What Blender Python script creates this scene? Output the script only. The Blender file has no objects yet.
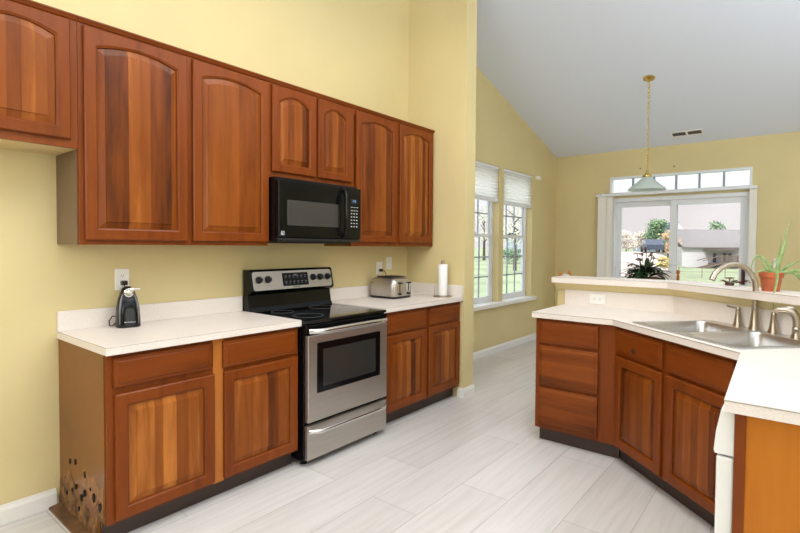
import bpy, bmesh, math, random
from mathutils import Vector, Matrix
from mathutils.geometry import tessellate_polygon
random.seed(7)
PI = math.pi
SC = bpy.context.scene
COL = SC.collection

def lin(c):
    return tuple(((v/255)/12.92 if v/255 <= .04045 else ((v/255+.055)/1.055)**2.4) for v in c) + (1,)

# ------------------------------------------------------------------ camera
F_PX, CY_PX = 492.45, 259.9
YAW, PITCH, ROLL = 0.68179, -0.02854, 0.00711
cd = bpy.data.cameras.new('camera'); cam = bpy.data.objects.new('camera', cd); COL.objects.link(cam)
cd.sensor_fit = 'HORIZONTAL'; cd.sensor_width = 36; cd.lens = F_PX/800*36
cd.shift_y = (CY_PX-266.5)/800; cd.clip_start = .05; cd.clip_end = 500
fw = Vector((math.cos(YAW)*math.cos(PITCH), math.sin(YAW)*math.cos(PITCH), math.sin(PITCH)))
rt = Vector((math.sin(YAW), -math.cos(YAW), 0)); up = rt.cross(fw)
r2 = rt*math.cos(ROLL)+up*math.sin(ROLL); u2 = up*math.cos(ROLL)-rt*math.sin(ROLL)
M = Matrix((r2, u2, -fw)).transposed().to_4x4(); M.translation = (-3.79886, -2.99336, 1.36985)
cam.matrix_world = M
SC.camera = cam

# ------------------------------------------------------------------ world, sun, flash, added fill lights, exposure
W = bpy.data.worlds.new('sky'); SC.world = W; W.use_nodes = True
nt = W.node_tree; nt.nodes.clear()
wo = nt.nodes.new('ShaderNodeOutputWorld'); wb = nt.nodes.new('ShaderNodeBackground')
wt = nt.nodes.new('ShaderNodeTexCoord'); ws = nt.nodes.new('ShaderNodeSeparateXYZ'); wr = nt.nodes.new('ShaderNodeValToRGB')
re_ = wr.color_ramp.elements                     # overcast sky: pale at the horizon, about three times brighter overhead
re_[0].position = .07; re_[0].color = (.385, .36, .365, 1)
re_[1].position = .55; re_[1].color = (1.0, 1.04, 1.10, 1)
re2 = re_.new(.13); re2.color = (.50, .51, .53, 1)
nt.links.new(wt.outputs['Generated'], ws.inputs[0]); nt.links.new(ws.outputs['Z'], wr.inputs[0])
nt.links.new(wr.outputs[0], wb.inputs[0]); nt.links.new(wb.outputs[0], wo.inputs[0])
wb.inputs[1].default_value = 2.6

def lamp(name, kind, loc, rot, energy, size=None, color=(1, 1, 1)):
    l = bpy.data.lights.new(name, kind); l.energy = energy; l.color = color
    o = bpy.data.objects.new(name, l); COL.objects.link(o); o.location = loc; o.rotation_euler = rot
    if kind == 'AREA': l.shape = 'RECTANGLE'; l.size, l.size_y = size
    if kind == 'SUN': l.angle = size
    return o
sun = lamp('sun', 'SUN', (0, 0, 20), (math.radians(48), 0, math.radians(-75)), 3.2, .02, (1, .95, .88))
lamp('kitchen_top_fill', 'AREA', (-2.2, -2.0, 3.5), (0, 0, 0), 74, (2.2, 1.4), (1, .97, .93))  # added overhead fill for the kitchen, no fitting seen there
lamp('rear_fill', 'AREA', (-5.6, -1.7, 2.35), (0, math.radians(-90), 0), 62, (1.6, 2.6), (.93, .97, 1))  # added fill from behind the camera; that wall has no window
lamp('side_fill', 'AREA', (-3.0, -6.9, 1.9), (math.radians(90), 0, 0), 62, (3.4, 2.2), (.92, .97, 1))  # added fill for the cabinet fronts; the right wall has no window
lamp('bounced_flash', 'AREA', (-3.4, -4.4, 1.9), (math.radians(180), math.radians(6), 0), 80, (.7, .7), (.86, .93, 1))
lamp('ceiling_fill', 'AREA', (-.4, -5.2, 1.7), (math.radians(180), math.radians(12), 0), 104, (.6, .6), (.82, .91, 1))  # added upward fill to brighten the dining ceiling, no lamp known there
vs = SC.view_settings
vs.view_transform = 'Standard'; vs.look = 'None'; vs.gamma = 1; vs.use_curve_mapping = False; vs.exposure = 0.0

# ------------------------------------------------------------------ materials
MATS = {}
def nmat(name):
    m = bpy.data.materials.new(name); m.use_nodes = True
    n = m.node_tree.nodes; b = n.get('Principled BSDF')
    return m, m.node_tree, b
def plain(name, rgb, rough=.5, metal=0, spec=.5, noise=0, nscale=20, bump=0, bscale=200, coat=0, stretch=(1, 1, 1)):
    m, t, b = nmat(name)
    b.inputs['Base Color'].default_value = lin(rgb); b.inputs['Roughness'].default_value = rough
    b.inputs['Metallic'].default_value = metal; b.inputs['Specular IOR Level'].default_value = spec
    b.inputs['Coat Weight'].default_value = coat; b.inputs['Coat Roughness'].default_value = .12
    tc = t.nodes.new('ShaderNodeTexCoord'); mp = t.nodes.new('ShaderNodeMapping'); mp.inputs['Scale'].default_value = stretch
    t.links.new(tc.outputs['Object'], mp.inputs[0])
    nz = t.nodes.new('ShaderNodeTexNoise'); nz.inputs['Scale'].default_value = nscale; nz.inputs['Detail'].default_value = 6
    t.links.new(mp.outputs[0], nz.inputs['Vector'])
    if noise:
        r = t.nodes.new('ShaderNodeValToRGB')
        r.color_ramp.elements[0].position = .3; r.color_ramp.elements[1].position = .7
        r.color_ramp.elements[0].color = lin(tuple(max(0, c*(1-noise)) for c in rgb))
        r.color_ramp.elements[1].color = lin(tuple(min(255, c*(1+noise)) for c in rgb))
        t.links.new(nz.outputs[0], r.inputs[0]); t.links.new(r.outputs[0], b.inputs['Base Color'])
    if bump:
        n2 = t.nodes.new('ShaderNodeTexNoise'); n2.inputs['Scale'].default_value = bscale; n2.inputs['Detail'].default_value = 3
        t.links.new(mp.outputs[0], n2.inputs['Vector'])
        bp = t.nodes.new('ShaderNodeBump'); bp.inputs['Strength'].default_value = bump; bp.inputs['Distance'].default_value = .002
        t.links.new(n2.outputs[0], bp.inputs['Height']); t.links.new(bp.outputs[0], b.inputs['Normal'])
    MATS[name] = m
    return m

def wood(name, dark, mid, light, axis='Z', stave=None, rough=.36, contrast=1.0, coat=.09, varied=.8):
    """stained timber: long grain along one axis, optional glued staves of differing tone"""
    m, t, b = nmat(name); N = t.nodes; L = t.links
    tc = N.new('ShaderNodeTexCoord'); oi = N.new('ShaderNodeObjectInfo')
    mul = N.new('ShaderNodeVectorMath'); mul.operation = 'MULTIPLY_ADD'
    cmb = N.new('ShaderNodeCombineXYZ')
    for i in range(3): L.new(oi.outputs['Random'], cmb.inputs[i])
    mul.inputs[1].default_value = (13.7, 7.3, 21.1)
    L.new(cmb.outputs[0], mul.inputs[0]); L.new(tc.outputs['Object'], mul.inputs[2])
    mp = N.new('ShaderNodeMapping')
    mp.inputs['Scale'].default_value = (9, 9, .9) if axis == 'Z' else (.9, 9, 9)
    L.new(mul.outputs[0], mp.inputs[0])
    nz = N.new('ShaderNodeTexNoise'); nz.inputs['Scale'].default_value = 2.2; nz.inputs['Detail'].default_value = 8
    nz.inputs['Roughness'].default_value = .62; nz.inputs['Distortion'].default_value = .35
    L.new(mp.outputs[0], nz.inputs['Vector'])
    big = N.new('ShaderNodeTexNoise'); big.inputs['Scale'].default_value = .35; big.inputs['Detail'].default_value = 2
    L.new(mp.outputs[0], big.inputs['Vector'])
    fac = N.new('ShaderNodeMath'); fac.operation = 'MULTIPLY_ADD'; fac.inputs[1].default_value = .9*contrast; fac.inputs[2].default_value = .5-.45*contrast
    L.new(nz.outputs[0], fac.inputs[0])
    last = fac.outputs[0]
    a2 = N.new('ShaderNodeMath'); a2.operation = 'MULTIPLY_ADD'; a2.inputs[1].default_value = .7*contrast; L.new(big.outputs[0], a2.inputs[0]); 
    s0 = N.new('ShaderNodeMath'); s0.operation = 'SUBTRACT'; s0.inputs[1].default_value = .35*contrast; L.new(last, s0.inputs[0]); L.new(s0.outputs[0], a2.inputs[2])
    last = a2.outputs[0]
    if stave:
        sx = N.new('ShaderNodeSeparateXYZ'); L.new(mul.outputs[0], sx.inputs[0])
        wob = N.new('ShaderNodeTexNoise'); wob.noise_dimensions = '1D'; wob.inputs['Scale'].default_value = 6
        L.new(sx.outputs['X' if axis == 'Z' else 'Z'], wob.inputs['W'])
        dv = N.new('ShaderNodeMath'); dv.operation = 'MULTIPLY_ADD'; dv.inputs[1].default_value = 1/stave
        L.new(sx.outputs['X' if axis == 'Z' else 'Z'], dv.inputs[0]); L.new(wob.outputs[0], dv.inputs[2])
        fl = N.new('ShaderNodeMath'); fl.operation = 'FLOOR'; L.new(dv.outputs[0], fl.inputs[0])
        wn = N.new('ShaderNodeTexWhiteNoise'); wn.noise_dimensions = '1D'; L.new(fl.outputs[0], wn.inputs['W'])
        st = N.new('ShaderNodeMath'); st.operation = 'MULTIPLY_ADD'; st.inputs[1].default_value = varied; L.new(wn.outputs['Value'], st.inputs[0])
        s1 = N.new('ShaderNodeMath'); s1.operation = 'SUBTRACT'; s1.inputs[1].default_value = varied*.52+.03; L.new(last, s1.inputs[0]); L.new(s1.outputs[0], st.inputs[2])
        last = st.outputs[0]
    rp = N.new('ShaderNodeValToRGB'); e = rp.color_ramp.elements
    e[0].position = .12; e[0].color = lin(dark); e[1].position = .92; e[1].color = lin(light)
    k = e.new(.42); k.color = lin(mid)
    k = e.new(.66); k.color = lin(tuple(a*.72+b_*.28 for a, b_ in zip(mid, light)))
    L.new(last, rp.inputs[0]); L.new(rp.outputs[0], b.inputs['Base Color'])
    fine = N.new('ShaderNodeTexNoise'); fine.inputs['Scale'].default_value = 14; fine.inputs['Detail'].default_value = 4
    L.new(mp.outputs[0], fine.inputs['Vector'])
    bp = N.new('ShaderNodeBump'); bp.inputs['Strength'].default_value = .08; bp.inputs['Distance'].default_value = .002
    L.new(fine.outputs[0], bp.inputs['Height']); L.new(bp.outputs[0], b.inputs['Normal'])
    b.inputs['Specular IOR Level'].default_value = .16
    b.inputs['Roughness'].default_value = rough; b.inputs['Coat Weight'].default_value = coat; b.inputs['Coat Roughness'].default_value = .1
    MATS[name] = m
    return m

WALL = plain('painted_wall', (214, 197, 145), .6, bump=.12, bscale=260, noise=.02, nscale=1.5)
CEIL = plain('ceiling_paint', (224, 229, 240), .9, bump=.25, bscale=160)
TRIM = plain('white_trim', (232, 230, 224), .4)
VINYL = plain('white_vinyl', (226, 229, 232), .4)
LAM = plain('laminate', (226, 217, 208), .38, noise=.03, nscale=140)
SEAM = plain('laminate_seam', (128, 116, 104), .6)
WV = wood('cherry_upright', (74, 31, 5), (115, 54, 13), (146, 77, 24), 'Z')
WH = wood('cherry_level', (74, 31, 5), (115, 54, 13), (146, 77, 24), 'X')
WP = wood('cherry_staves', (66, 27, 4), (118, 58, 14), (184, 114, 48), 'Z', stave=.055, varied=.5, contrast=.8)
WPH = wood('cherry_drawer_staves', (76, 34, 8), (122, 60, 17), (160, 90, 35), 'X', stave=.085, varied=.4)
WLT = wood('pale_stile', (140, 76, 28), (172, 102, 42), (198, 132, 68), 'Z')
WGOLD = wood('golden_veneer', (152, 84, 18), (182, 108, 28), (202, 132, 46), 'Z', contrast=.8)
VEN = plain('side_veneer', (124, 74, 20), .35, spec=.3, noise=.08, nscale=3, coat=.12)
GREYSIDE = plain('side_laminate', (112, 90, 66), .45, noise=.05, nscale=3)
PALE = plain('cabinet_underside', (214, 190, 140), .55, noise=.05, nscale=6)
TOE = plain('toe_kick_vinyl', (58, 42, 34), .5)
PEEL = plain('bare_particle_board', (108, 76, 44), .9, noise=.45, nscale=22, bump=.8, bscale=60)
HOLE = plain('dark_hole', (24, 14, 10), .9)
STEEL = plain('brushed_steel', (186, 180, 172), .34, metal=.9, noise=.03, nscale=8, stretch=(1, 1, 40))
SATIN = plain('satin_nickel', (176, 164, 148), .3, metal=1)
SINKM = plain('sink_steel', (206, 205, 203), .33, metal=1, bump=.05, bscale=60)
BRIGHT = plain('polished_steel', (214, 212, 208), .16, metal=1)
BLACK = plain('black_enamel', (8, 9, 11), .14, spec=.3)
BLKP = plain('black_plastic', (22, 22, 24), .35)
GLASSB = plain('oven_glass', (46, 46, 44), .08, spec=.6)
MWGL = plain('microwave_window', (58, 56, 53), .25)
COOK = plain('ceramic_cooktop', (10, 11, 11), .06, spec=.6)
INK = plain('white_print', (205, 208, 212), .6)
GREYINK = plain('grey_print', (110, 110, 112), .6)
BLUEINK = plain('blue_print', (96, 150, 214), .5)
WPLAST = plain('white_plastic', (236, 234, 228), .35)
SLOT = plain('outlet_slot', (70, 66, 60), .6)
APPL = plain('white_appliance', (232, 232, 228), .3)
PAPER = plain('paper_towel', (240, 240, 238), .95, bump=.3, bscale=120)
BRASS = plain('brass', (214, 184, 108), .25, metal=1)
TERRA = plain('terracotta', (180, 96, 58), .8, noise=.12, nscale=14)
SOIL = plain('soil', (52, 38, 28), 1)
ALOE = plain('aloe_green', (134, 158, 100), .45, noise=.15, nscale=30)
DKLEAF = plain('dark_leaf', (38, 62, 34), .55, noise=.35, nscale=30)
MAROON = plain('maroon_petal', (104, 42, 34), .6, noise=.3, nscale=40)
WICK = plain('wicker', (132, 84, 46), .8, noise=.3, nscale=60, bump=.6, bscale=90)
OAK = wood('oak_chair', (150, 84, 34), (188, 116, 54), (210, 146, 80), 'Z')
OAKH = wood('oak_table', (150, 84, 34), (188, 116, 54), (210, 146, 80), 'X')
VANE = plain('blind_vane', (222, 218, 208), .6)
BRONZE = plain('dark_bronze', (70, 36, 24), .4)
VENTM = plain('vent_slat', (92, 86, 80), .6)
GRASS = plain('lawn', (138, 148, 116), 1, noise=.12, nscale=.6)
ROADM = plain('pale_gravel', (196, 184, 174), 1, noise=.06, nscale=.4)
SIDING = plain('pale_siding', (206, 204, 208), .8)
SIDEBLUE = plain('shaded_bluish_siding', (158, 168, 186), .8)  # house wing's shade put into the colour; shed wall reuses the tone
ROOFM = plain('roof_shingle', (126, 121, 121), .9, noise=.05, nscale=3)
ROOFB = plain('slate_roof', (62, 72, 92), .9)
DECKM = plain('deck_timber', (120, 104, 96), .9)
DARKW = plain('house_glass', (64, 70, 80), .3)
TREEG = plain('tree_green', (112, 136, 104), .9, noise=.35, nscale=3)
TREEP = plain('tree_pale_pink', (222, 198, 188), .9, noise=.25, nscale=3)
TREEO = plain('tree_orange', (206, 172, 138), .9, noise=.3, nscale=3)
BUSHY = plain('bush_yellow', (196, 182, 122), .9, noise=.25, nscale=4)
TREEL = plain('tree_olive', (186, 188, 164), .9, noise=.35, nscale=3)
BARK = plain('bark', (92, 74, 62), 1)
CARM = plain('car_paint', (62, 72, 90), .3)

def shade_glass():
    m, t, b = nmat('frosted_green_glass')
    b.inputs['Base Color'].default_value = lin((236, 244, 242)); b.inputs['Roughness'].default_value = .35
    b.inputs['Transmission Weight'].default_value = 0
    o = [n for n in t.nodes if n.type == 'OUTPUT_MATERIAL'][0]
    tr = t.nodes.new('ShaderNodeBsdfTranslucent'); tr.inputs[0].default_value = lin((228, 240, 236))
    mx = t.nodes.new('ShaderNodeMixShader'); mx.inputs[0].default_value = .55
    t.links.new(b.outputs[0], mx.inputs[1]); t.links.new(tr.outputs[0], mx.inputs[2]); t.links.new(mx.outputs[0], o.inputs[0])
    return m
SHADE = shade_glass()
def pane_mat(name, tint):
    m, t, b = nmat(name); N = t.nodes; N.remove(b)
    o = [n for n in N if n.type == 'OUTPUT_MATERIAL'][0]
    tr = N.new('ShaderNodeBsdfTransparent'); tr.inputs[0].default_value = tint+(1,)
    gl = N.new('ShaderNodeBsdfGlossy'); gl.inputs['Roughness'].default_value = .12
    mx = N.new('ShaderNodeMixShader'); mx.inputs[0].default_value = .012
    t.links.new(tr.outputs[0], mx.inputs[1]); t.links.new(gl.outputs[0], mx.inputs[2]); t.links.new(mx.outputs[0], o.inputs[0])
    return m
PANE = pane_mat('window_pane', (.93, .95, .95)); PANED = pane_mat('door_pane', (.92, .92, .92))
def blind_mat(name='cellular_fabric'):
    m, t, b = nmat(name); N = t.nodes; N.remove(b)
    o = [n for n in N if n.type == 'OUTPUT_MATERIAL'][0]
    d = N.new('ShaderNodeBsdfDiffuse'); d.inputs[0].default_value = lin((248, 248, 246))
    tr = N.new('ShaderNodeBsdfTranslucent'); tr.inputs[0].default_value = lin((252, 251, 248))
    mx = N.new('ShaderNodeMixShader'); mx.inputs[0].default_value = .85
    t.links.new(d.outputs[0], mx.inputs[1]); t.links.new(tr.outputs[0], mx.inputs[2]); t.links.new(mx.outputs[0], o.inputs[0])
    return m
CELL = blind_mat(); VANE = plain('vane_fabric', (228, 224, 214), .6)
def floor_mat():
    m, t, b = nmat('wood_look_tile'); N = t.nodes; L = t.links
    tc = N.new('ShaderNodeTexCoord'); mp = N.new('ShaderNodeMapping'); L.new(tc.outputs['Object'], mp.inputs[0])
    mp.inputs['Location'].default_value = (.21, .92+.295*8, 0)
    br = N.new('ShaderNodeTexBrick'); L.new(mp.outputs[0], br.inputs[0])
    br.offset = .37; br.offset_frequency = 2; br.inputs['Scale'].default_value = 1
    br.inputs['Brick Width'].default_value = 1.18; br.inputs['Row Height'].default_value = .295
    br.inputs['Mortar Size'].default_value = .0022; br.inputs['Mortar Smooth'].default_value = .2; br.inputs['Bias'].default_value = 0
    br.inputs['Color1'].default_value = lin((204, 200, 196)); br.inputs['Color2'].default_value = lin((216, 213, 210)); br.inputs['Mortar'].default_value = lin((176, 170, 164))
    m2 = N.new('ShaderNodeMapping'); m2.inputs['Scale'].default_value = (.8, 14, 1); L.new(tc.outputs['Object'], m2.inputs[0])
    nz = N.new('ShaderNodeTexNoise'); nz.inputs['Scale'].default_value = 2; nz.inputs['Detail'].default_value = 7; nz.inputs['Distortion'].default_value = .6
    L.new(m2.outputs[0], nz.inputs['Vector'])
    rp = N.new('ShaderNodeValToRGB'); rp.color_ramp.elements[0].position = .32; rp.color_ramp.elements[0].color = lin((216, 211, 205))
    rp.color_ramp.elements[1].position = .6; rp.color_ramp.elements[1].color = (1, 1, 1, 1)
    L.new(nz.outputs[0], rp.inputs[0])
    mx = N.new('ShaderNodeMix'); mx.data_type = 'RGBA'; mx.blend_type = 'MULTIPLY'; mx.inputs[0].default_value = .34
    L.new(br.outputs['Color'], mx.inputs[6]); L.new(rp.outputs[0], mx.inputs[7]); L.new(mx.outputs[2], b.inputs['Base Color'])
    b.inputs['Roughness'].default_value = .32; b.inputs['Specular IOR Level'].default_value = .4
    bp = N.new('ShaderNodeBump'); bp.inputs['Strength'].default_value = .15; bp.inputs['Distance'].default_value = .001
    inv = N.new('ShaderNodeMath'); inv.operation = 'SUBTRACT'; inv.inputs[0].default_value = 1; L.new(br.outputs['Fac'], inv.inputs[1])
    L.new(inv.outputs[0], bp.inputs['Height']); L.new(bp.outputs[0], b.inputs['Normal'])
    return m
FLOOR = floor_mat()

# ------------------------------------------------------------------ builders
class MB:
    """collects shapes, links them as ONE mesh object"""
    def __init__(s): s.bm = bmesh.new()
    def box(s, x0, x1, y0, y1, z0, z1, bev=0, seg=2, mat=None):
        r = bmesh.ops.create_cube(s.bm, size=1)
        vs = r['verts']
        Mx = Matrix.Translation(((x0+x1)/2, (y0+y1)/2, (z0+z1)/2)) @ Matrix.Diagonal((abs(x1-x0), abs(y1-y0), abs(z1-z0), 1))
        if mat is not None: Mx = mat @ Mx
        bmesh.ops.transform(s.bm, matrix=Mx, verts=vs)
        if bev:
            es = list({e for v in vs for e in v.link_edges})
            bmesh.ops.bevel(s.bm, geom=es, offset=bev, segments=seg, affect='EDGES', profile=.6)
        return s
    def poly(s, pts, z0, z1, holes=()):
        """extruded polygon in plan, with holes"""
        loops = [list(pts)]+[list(h) for h in holes]
        flat = [p for l in loops for p in l]
        tris = tessellate_polygon([[Vector((p[0], p[1], 0)) for p in l] for l in loops])
        lo = [s.bm.verts.new((p[0], p[1], z0)) for p in flat]; hi = [s.bm.verts.new((p[0], p[1], z1)) for p in flat]
        for t in tris:
            for vs_, rev in ((hi, 0), (lo, 1)):
                q = [vs_[i] for i in t]
                try: s.bm.faces.new(q[::-1] if rev else q)
                except ValueError: pass
        k = 0
        for l in loops:
            n = len(l)
            for i in range(n):
                a, b = k+i, k+(i+1) % n
                s.bm.faces.new((lo[a], lo[b], hi[b], hi[a]))
            k += n
        return s
    def prism(s, pts, fn, t0, t1):
        """polygon pts (a,b) extruded along t; fn(a,b,t)->xyz"""
        A = [s.bm.verts.new(fn(a, b, t0)) for a, b in pts]; B = [s.bm.verts.new(fn(a, b, t1)) for a, b in pts]
        n = len(pts)
        s.bm.faces.new(A); s.bm.faces.new(B[::-1])
        for i in range(n): s.bm.faces.new((A[i], B[i], B[(i+1) % n], A[(i+1) % n]))
        return s
    def lathe(s, prof, c=(0, 0, 0), seg=24, mat=None):
        rings = []
        for r, z in prof:
            ring = []
            for k in range(seg if r > 1e-6 else 1):
                a = 2*PI*k/seg; p = Vector((c[0]+r*math.cos(a), c[1]+r*math.sin(a), c[2]+z))
                if mat is not None: p = mat @ p
                ring.append(s.bm.verts.new(p))
            rings.append(ring)
        for A, B in zip(rings, rings[1:]):
            for k in range(seg):
                a = [A[k % len(A)], A[(k+1) % len(A)], B[(k+1) % len(B)], B[k % len(B)]]
                u = []
                for v in a:
                    if v not in u: u.append(v)
                if len(u) > 2: s.bm.faces.new(u)
        for R, rev in ((rings[0], 1), (rings[-1], 0)):
            if len(R) > 2: s.bm.faces.new(R[::-1] if rev else R)
        return s
    def tube(s, pts, rad, seg=10, flat=None, upv=None, cap=True):
        """tube along points; rad number or list; flat = (a,b) elliptic scaling"""
        P = [Vector(p) for p in pts]; n = len(P)
        R = rad if isinstance(rad, (list, tuple)) else [rad]*n
        rings = []; prev = None
        for i in range(n):
            t = (P[min(i+1, n-1)]-P[max(i-1, 0)]).normalized()
            if prev is None:
                ref = Vector(upv) if upv else (Vector((0, 0, 1)) if abs(t.z) < .9 else Vector((1, 0, 0)))
                a = t.cross(ref).normalized()
            else:
                a = (prev-t*prev.dot(t)).normalized()
            prev = a; b = t.cross(a)
            fx, fy = flat or (1, 1)
            rings.append([s.bm.verts.new(P[i]+(a*math.cos(2*PI*k/seg)*fx+b*math.sin(2*PI*k/seg)*fy)*R[i]) for k in range(seg)])
        for A, B in zip(rings, rings[1:]):
            for k in range(seg): s.bm.faces.new((A[k], A[(k+1) % seg], B[(k+1) % seg], B[k]))
        if cap: s.bm.faces.new(rings[0][::-1]); s.bm.faces.new(rings[-1])
        return s
    def torus(s, c, R, r, mat=None, seg=12, sec=6, sx=1):
        rings = []
        for i in range(seg):
            a = 2*PI*i/seg; ring = []
            for k in range(sec):
                b = 2*PI*k/sec
                p = Vector(((R+r*math.cos(b))*math.cos(a)*sx, r*math.sin(b), (R+r*math.cos(b))*math.sin(a)))
                if mat is not None: p = mat @ p
                ring.append(s.bm.verts.new(p+Vector(c)))
            rings.append(ring)
        for i in range(seg):
            A, B = rings[i], rings[(i+1) % seg]
            for k in range(sec): s.bm.faces.new((A[k], A[(k+1) % sec], B[(k+1) % sec], B[k]))
        return s
    def rings(s, loops, cap0=True, cap1=True):
        V = [[s.bm.verts.new(p) for p in l] for l in loops]
        for A, B in zip(V, V[1:]):
            n = len(A)
            for k in range(n): s.bm.faces.new((A[k], A[(k+1) % n], B[(k+1) % n], B[k]))
        if cap0: s.bm.faces.new(V[0][::-1])
        if cap1: s.bm.faces.new(V[-1])
        return s
    def ico(s, c, r, sub=2, scale=(1, 1, 1), jit=0):
        q = bmesh.ops.create_icosphere(s.bm, subdivisions=sub, radius=1)
        for v in q['verts']:
            k = r*(1+random.uniform(-jit, jit))
            v.co = Vector((v.co.x*scale[0]*k+c[0], v.co.y*scale[1]*k+c[1], v.co.z*scale[2]*k+c[2]))
        return s
    def build(s, name, mat, parent=None, smooth=False, loc=None, rz=0):
        bmesh.ops.remove_doubles(s.bm, verts=s.bm.verts, dist=1e-5)
        bmesh.ops.recalc_face_normals(s.bm, faces=s.bm.faces)
        me = bpy.data.meshes.new(name); s.bm.to_mesh(me); s.bm.free()
        me.materials.append(mat)
        if smooth:
            for p in me.polygons: p.use_smooth = True
            me.set_sharp_from_angle(angle=math.radians(smooth if smooth is not True else 40))
        o = bpy.data.objects.new(name, me); COL.objects.link(o)
        if parent is not None: o.parent = parent
        if loc: o.location = loc
        o.rotation_euler[2] = rz
        return o
def tag(o, label, cat, group=None, kind=None):
    o['label'] = label; o['category'] = cat
    if group: o['group'] = group
    if kind: o['kind'] = kind
    return o
def thing(name, label, cat, loc=(0, 0, 0), rz=0, group=None):
    o = bpy.data.objects.new(name, None); o.empty_display_size = .05; COL.objects.link(o)
    o.location = loc; o.rotation_euler = (0, 0, rz)
    return tag(o, label, cat, group)
def struct(o, label=None):
    o['kind'] = 'structure'
    if label: o['label'] = label
    return o
def copy_tree(o, parent=None):
    c = o.copy(); COL.objects.link(c)
    if parent is not None: c.parent = parent
    for ch in [x for x in bpy.data.objects if x.parent == o]: copy_tree(ch, c)
    return c
def writing(name, body, size, mat, parent, M4, shear=0):
    cu = bpy.data.curves.new(name, 'FONT'); cu.body = body; cu.size = size; cu.align_x = 'CENTER'; cu.align_y = 'CENTER'
    cu.extrude = .0004; cu.shear = shear
    t = bpy.data.objects.new(name+'_curve', cu); COL.objects.link(t)
    bpy.context.view_layer.update()
    me = bpy.data.meshes.new_from_object(t.evaluated_get(bpy.context.evaluated_depsgraph_get()))
    bpy.data.objects.remove(t); me.transform(M4); me.materials.clear(); me.materials.append(mat)
    o = bpy.data.objects.new(name, me); COL.objects.link(o); o.parent = parent
    return o
def front_text(x, y, z):          # writing on a face that looks toward -Y
    return Matrix.Translation((x, y, z)) @ Matrix.Rotation(PI/2, 4, 'X')

# ------------------------------------------------------------------ the room
XF = 3.88; YD = .045
def zc(x): return 3.526-.2916*(x-1.342)
RX = -1.2
f = MB(); f.box(-6.2, XF+.25, -7.2, .3, -.12, 0); struct(f.build('floor', FLOOR), 'pale grey wood-look plank tile floor')
w = MB(); w.prism([(-6.1, 0), (.05, 0), (.05, zc(.05)), (RX, zc(RX)), (-6.1, 2.9)], lambda a, b, t: (a, t, b), 0, .18)
struct(w.build('wall_back', WALL), 'yellow painted kitchen wall behind the cabinets')
w = MB(); w.box(0, .168, -.657, 0, 0, zc(.1)+.02); struct(w.build('wall_return', WALL), 'yellow stub wall at the end of the kitchen counter')
# dining wall with two window openings
W1 = (1.095, 1.975); W2 = (2.10, 2.985); WZ0, WZ1 = .64, 2.40
def wall_holes(mb, x0, x1, ztop, holes, fn, t0, t1):
    xs = sorted({x0, x1, *[h[0] for h in holes], *[h[1] for h in holes]})
    for a, b in zip(xs, xs[1:]):
        hs = sorted([(h[2], h[3]) for h in holes if h[0] <= a+1e-6 and h[1] >= b-1e-6])
        z = 0
        for h0, h1 in hs:
            if h0 > z: mb.prism([(a, z), (b, z), (b, h0), (a, h0)], fn, t0, t1)
            z = h1
        mb.prism([(a, z), (b, z), (b, ztop(b)), (a, ztop(a))], fn, t0, t1)
w = MB(); wall_holes(w, .05, XF+.2, lambda x: zc(x)+.02, [(*W1, WZ0, WZ1), (*W2, WZ0, WZ1)], lambda a, b, t: (a, t, b), YD, YD+.16)
struct(w.build('wall_dining', WALL), 'olive yellow dining room wall with two windows')
DY0, DY1, DZ = -2.515, -.80, 2.09
TY0, TY1, TZ0, TZ1 = -2.505, -.775, 2.145, 2.405
w = MB(); wall_holes(w, -7.1, YD+.1, lambda x: zc(XF)+.02, [(DY0, DY1, 0, DZ), (TY0, TY1, TZ0, TZ1)], lambda a, b, t: (t, a, b), XF, XF+.16)
struct(w.build('wall_far', WALL), 'olive yellow far wall around the patio door')
w = MB(); w.box(-6.1, XF+.2, -7.15, -7.0, 0, 4.3); struct(w.build('wall_right', WALL))
w = MB(); w.box(-6.2, -6.05, -7.15, .1, 0, 3.2); struct(w.build('wall_behind', WALL))
c = MB(); c.prism([(-6.2, 2.9), (RX, zc(RX)), (XF+.2, zc(XF+.2)), (XF+.2, zc(XF+.2)+.1), (RX, zc(RX)+.1), (-6.2, 3.0)], lambda a, b, t: (a, t, b), -7.2, .3)
struct(c.build('ceiling', CEIL), 'pale grey sloping vaulted ceiling')

def baseprof(h=.09, t=.013): return [(0, 0), (t, 0), (t, h*.72), (t*.55, h*.88), (t*.4, h), (0, h)]
b = MB(); b.prism(baseprof(.092), lambda a, z, t: (t, -a, z), -6.0, -2.955); struct(b.build('baseboard_left', TRIM), 'white baseboard on the kitchen wall beside the damaged cabinet')
b = MB(); b.prism(baseprof(.085), lambda a, z, t: (t, YD-a, z), .168, XF); struct(b.build('baseboard_dining', TRIM), 'white baseboard under the dining windows')
b = MB(); b.prism(baseprof(.085), lambda a, z, t: (XF-a, t, z), DY1+.06, YD); b.prism(baseprof(.085), lambda a, z, t: (XF-a, t, z), -7, DY0-.06); struct(b.build('baseboard_far', TRIM))
b = MB()
b.prism(baseprof(.085), lambda a, z, t: (t, -.657-a, z), -.014, .182)
b.prism(baseprof(.085), lambda a, z, t: (-a, t, z), -.657, -.6)
b.prism(baseprof(.085), lambda a, z, t: (.168+a, t, z), -.657, YD)
struct(b.build('baseboard_return', TRIM), 'white baseboard wrapped round the stub wall')

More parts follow.
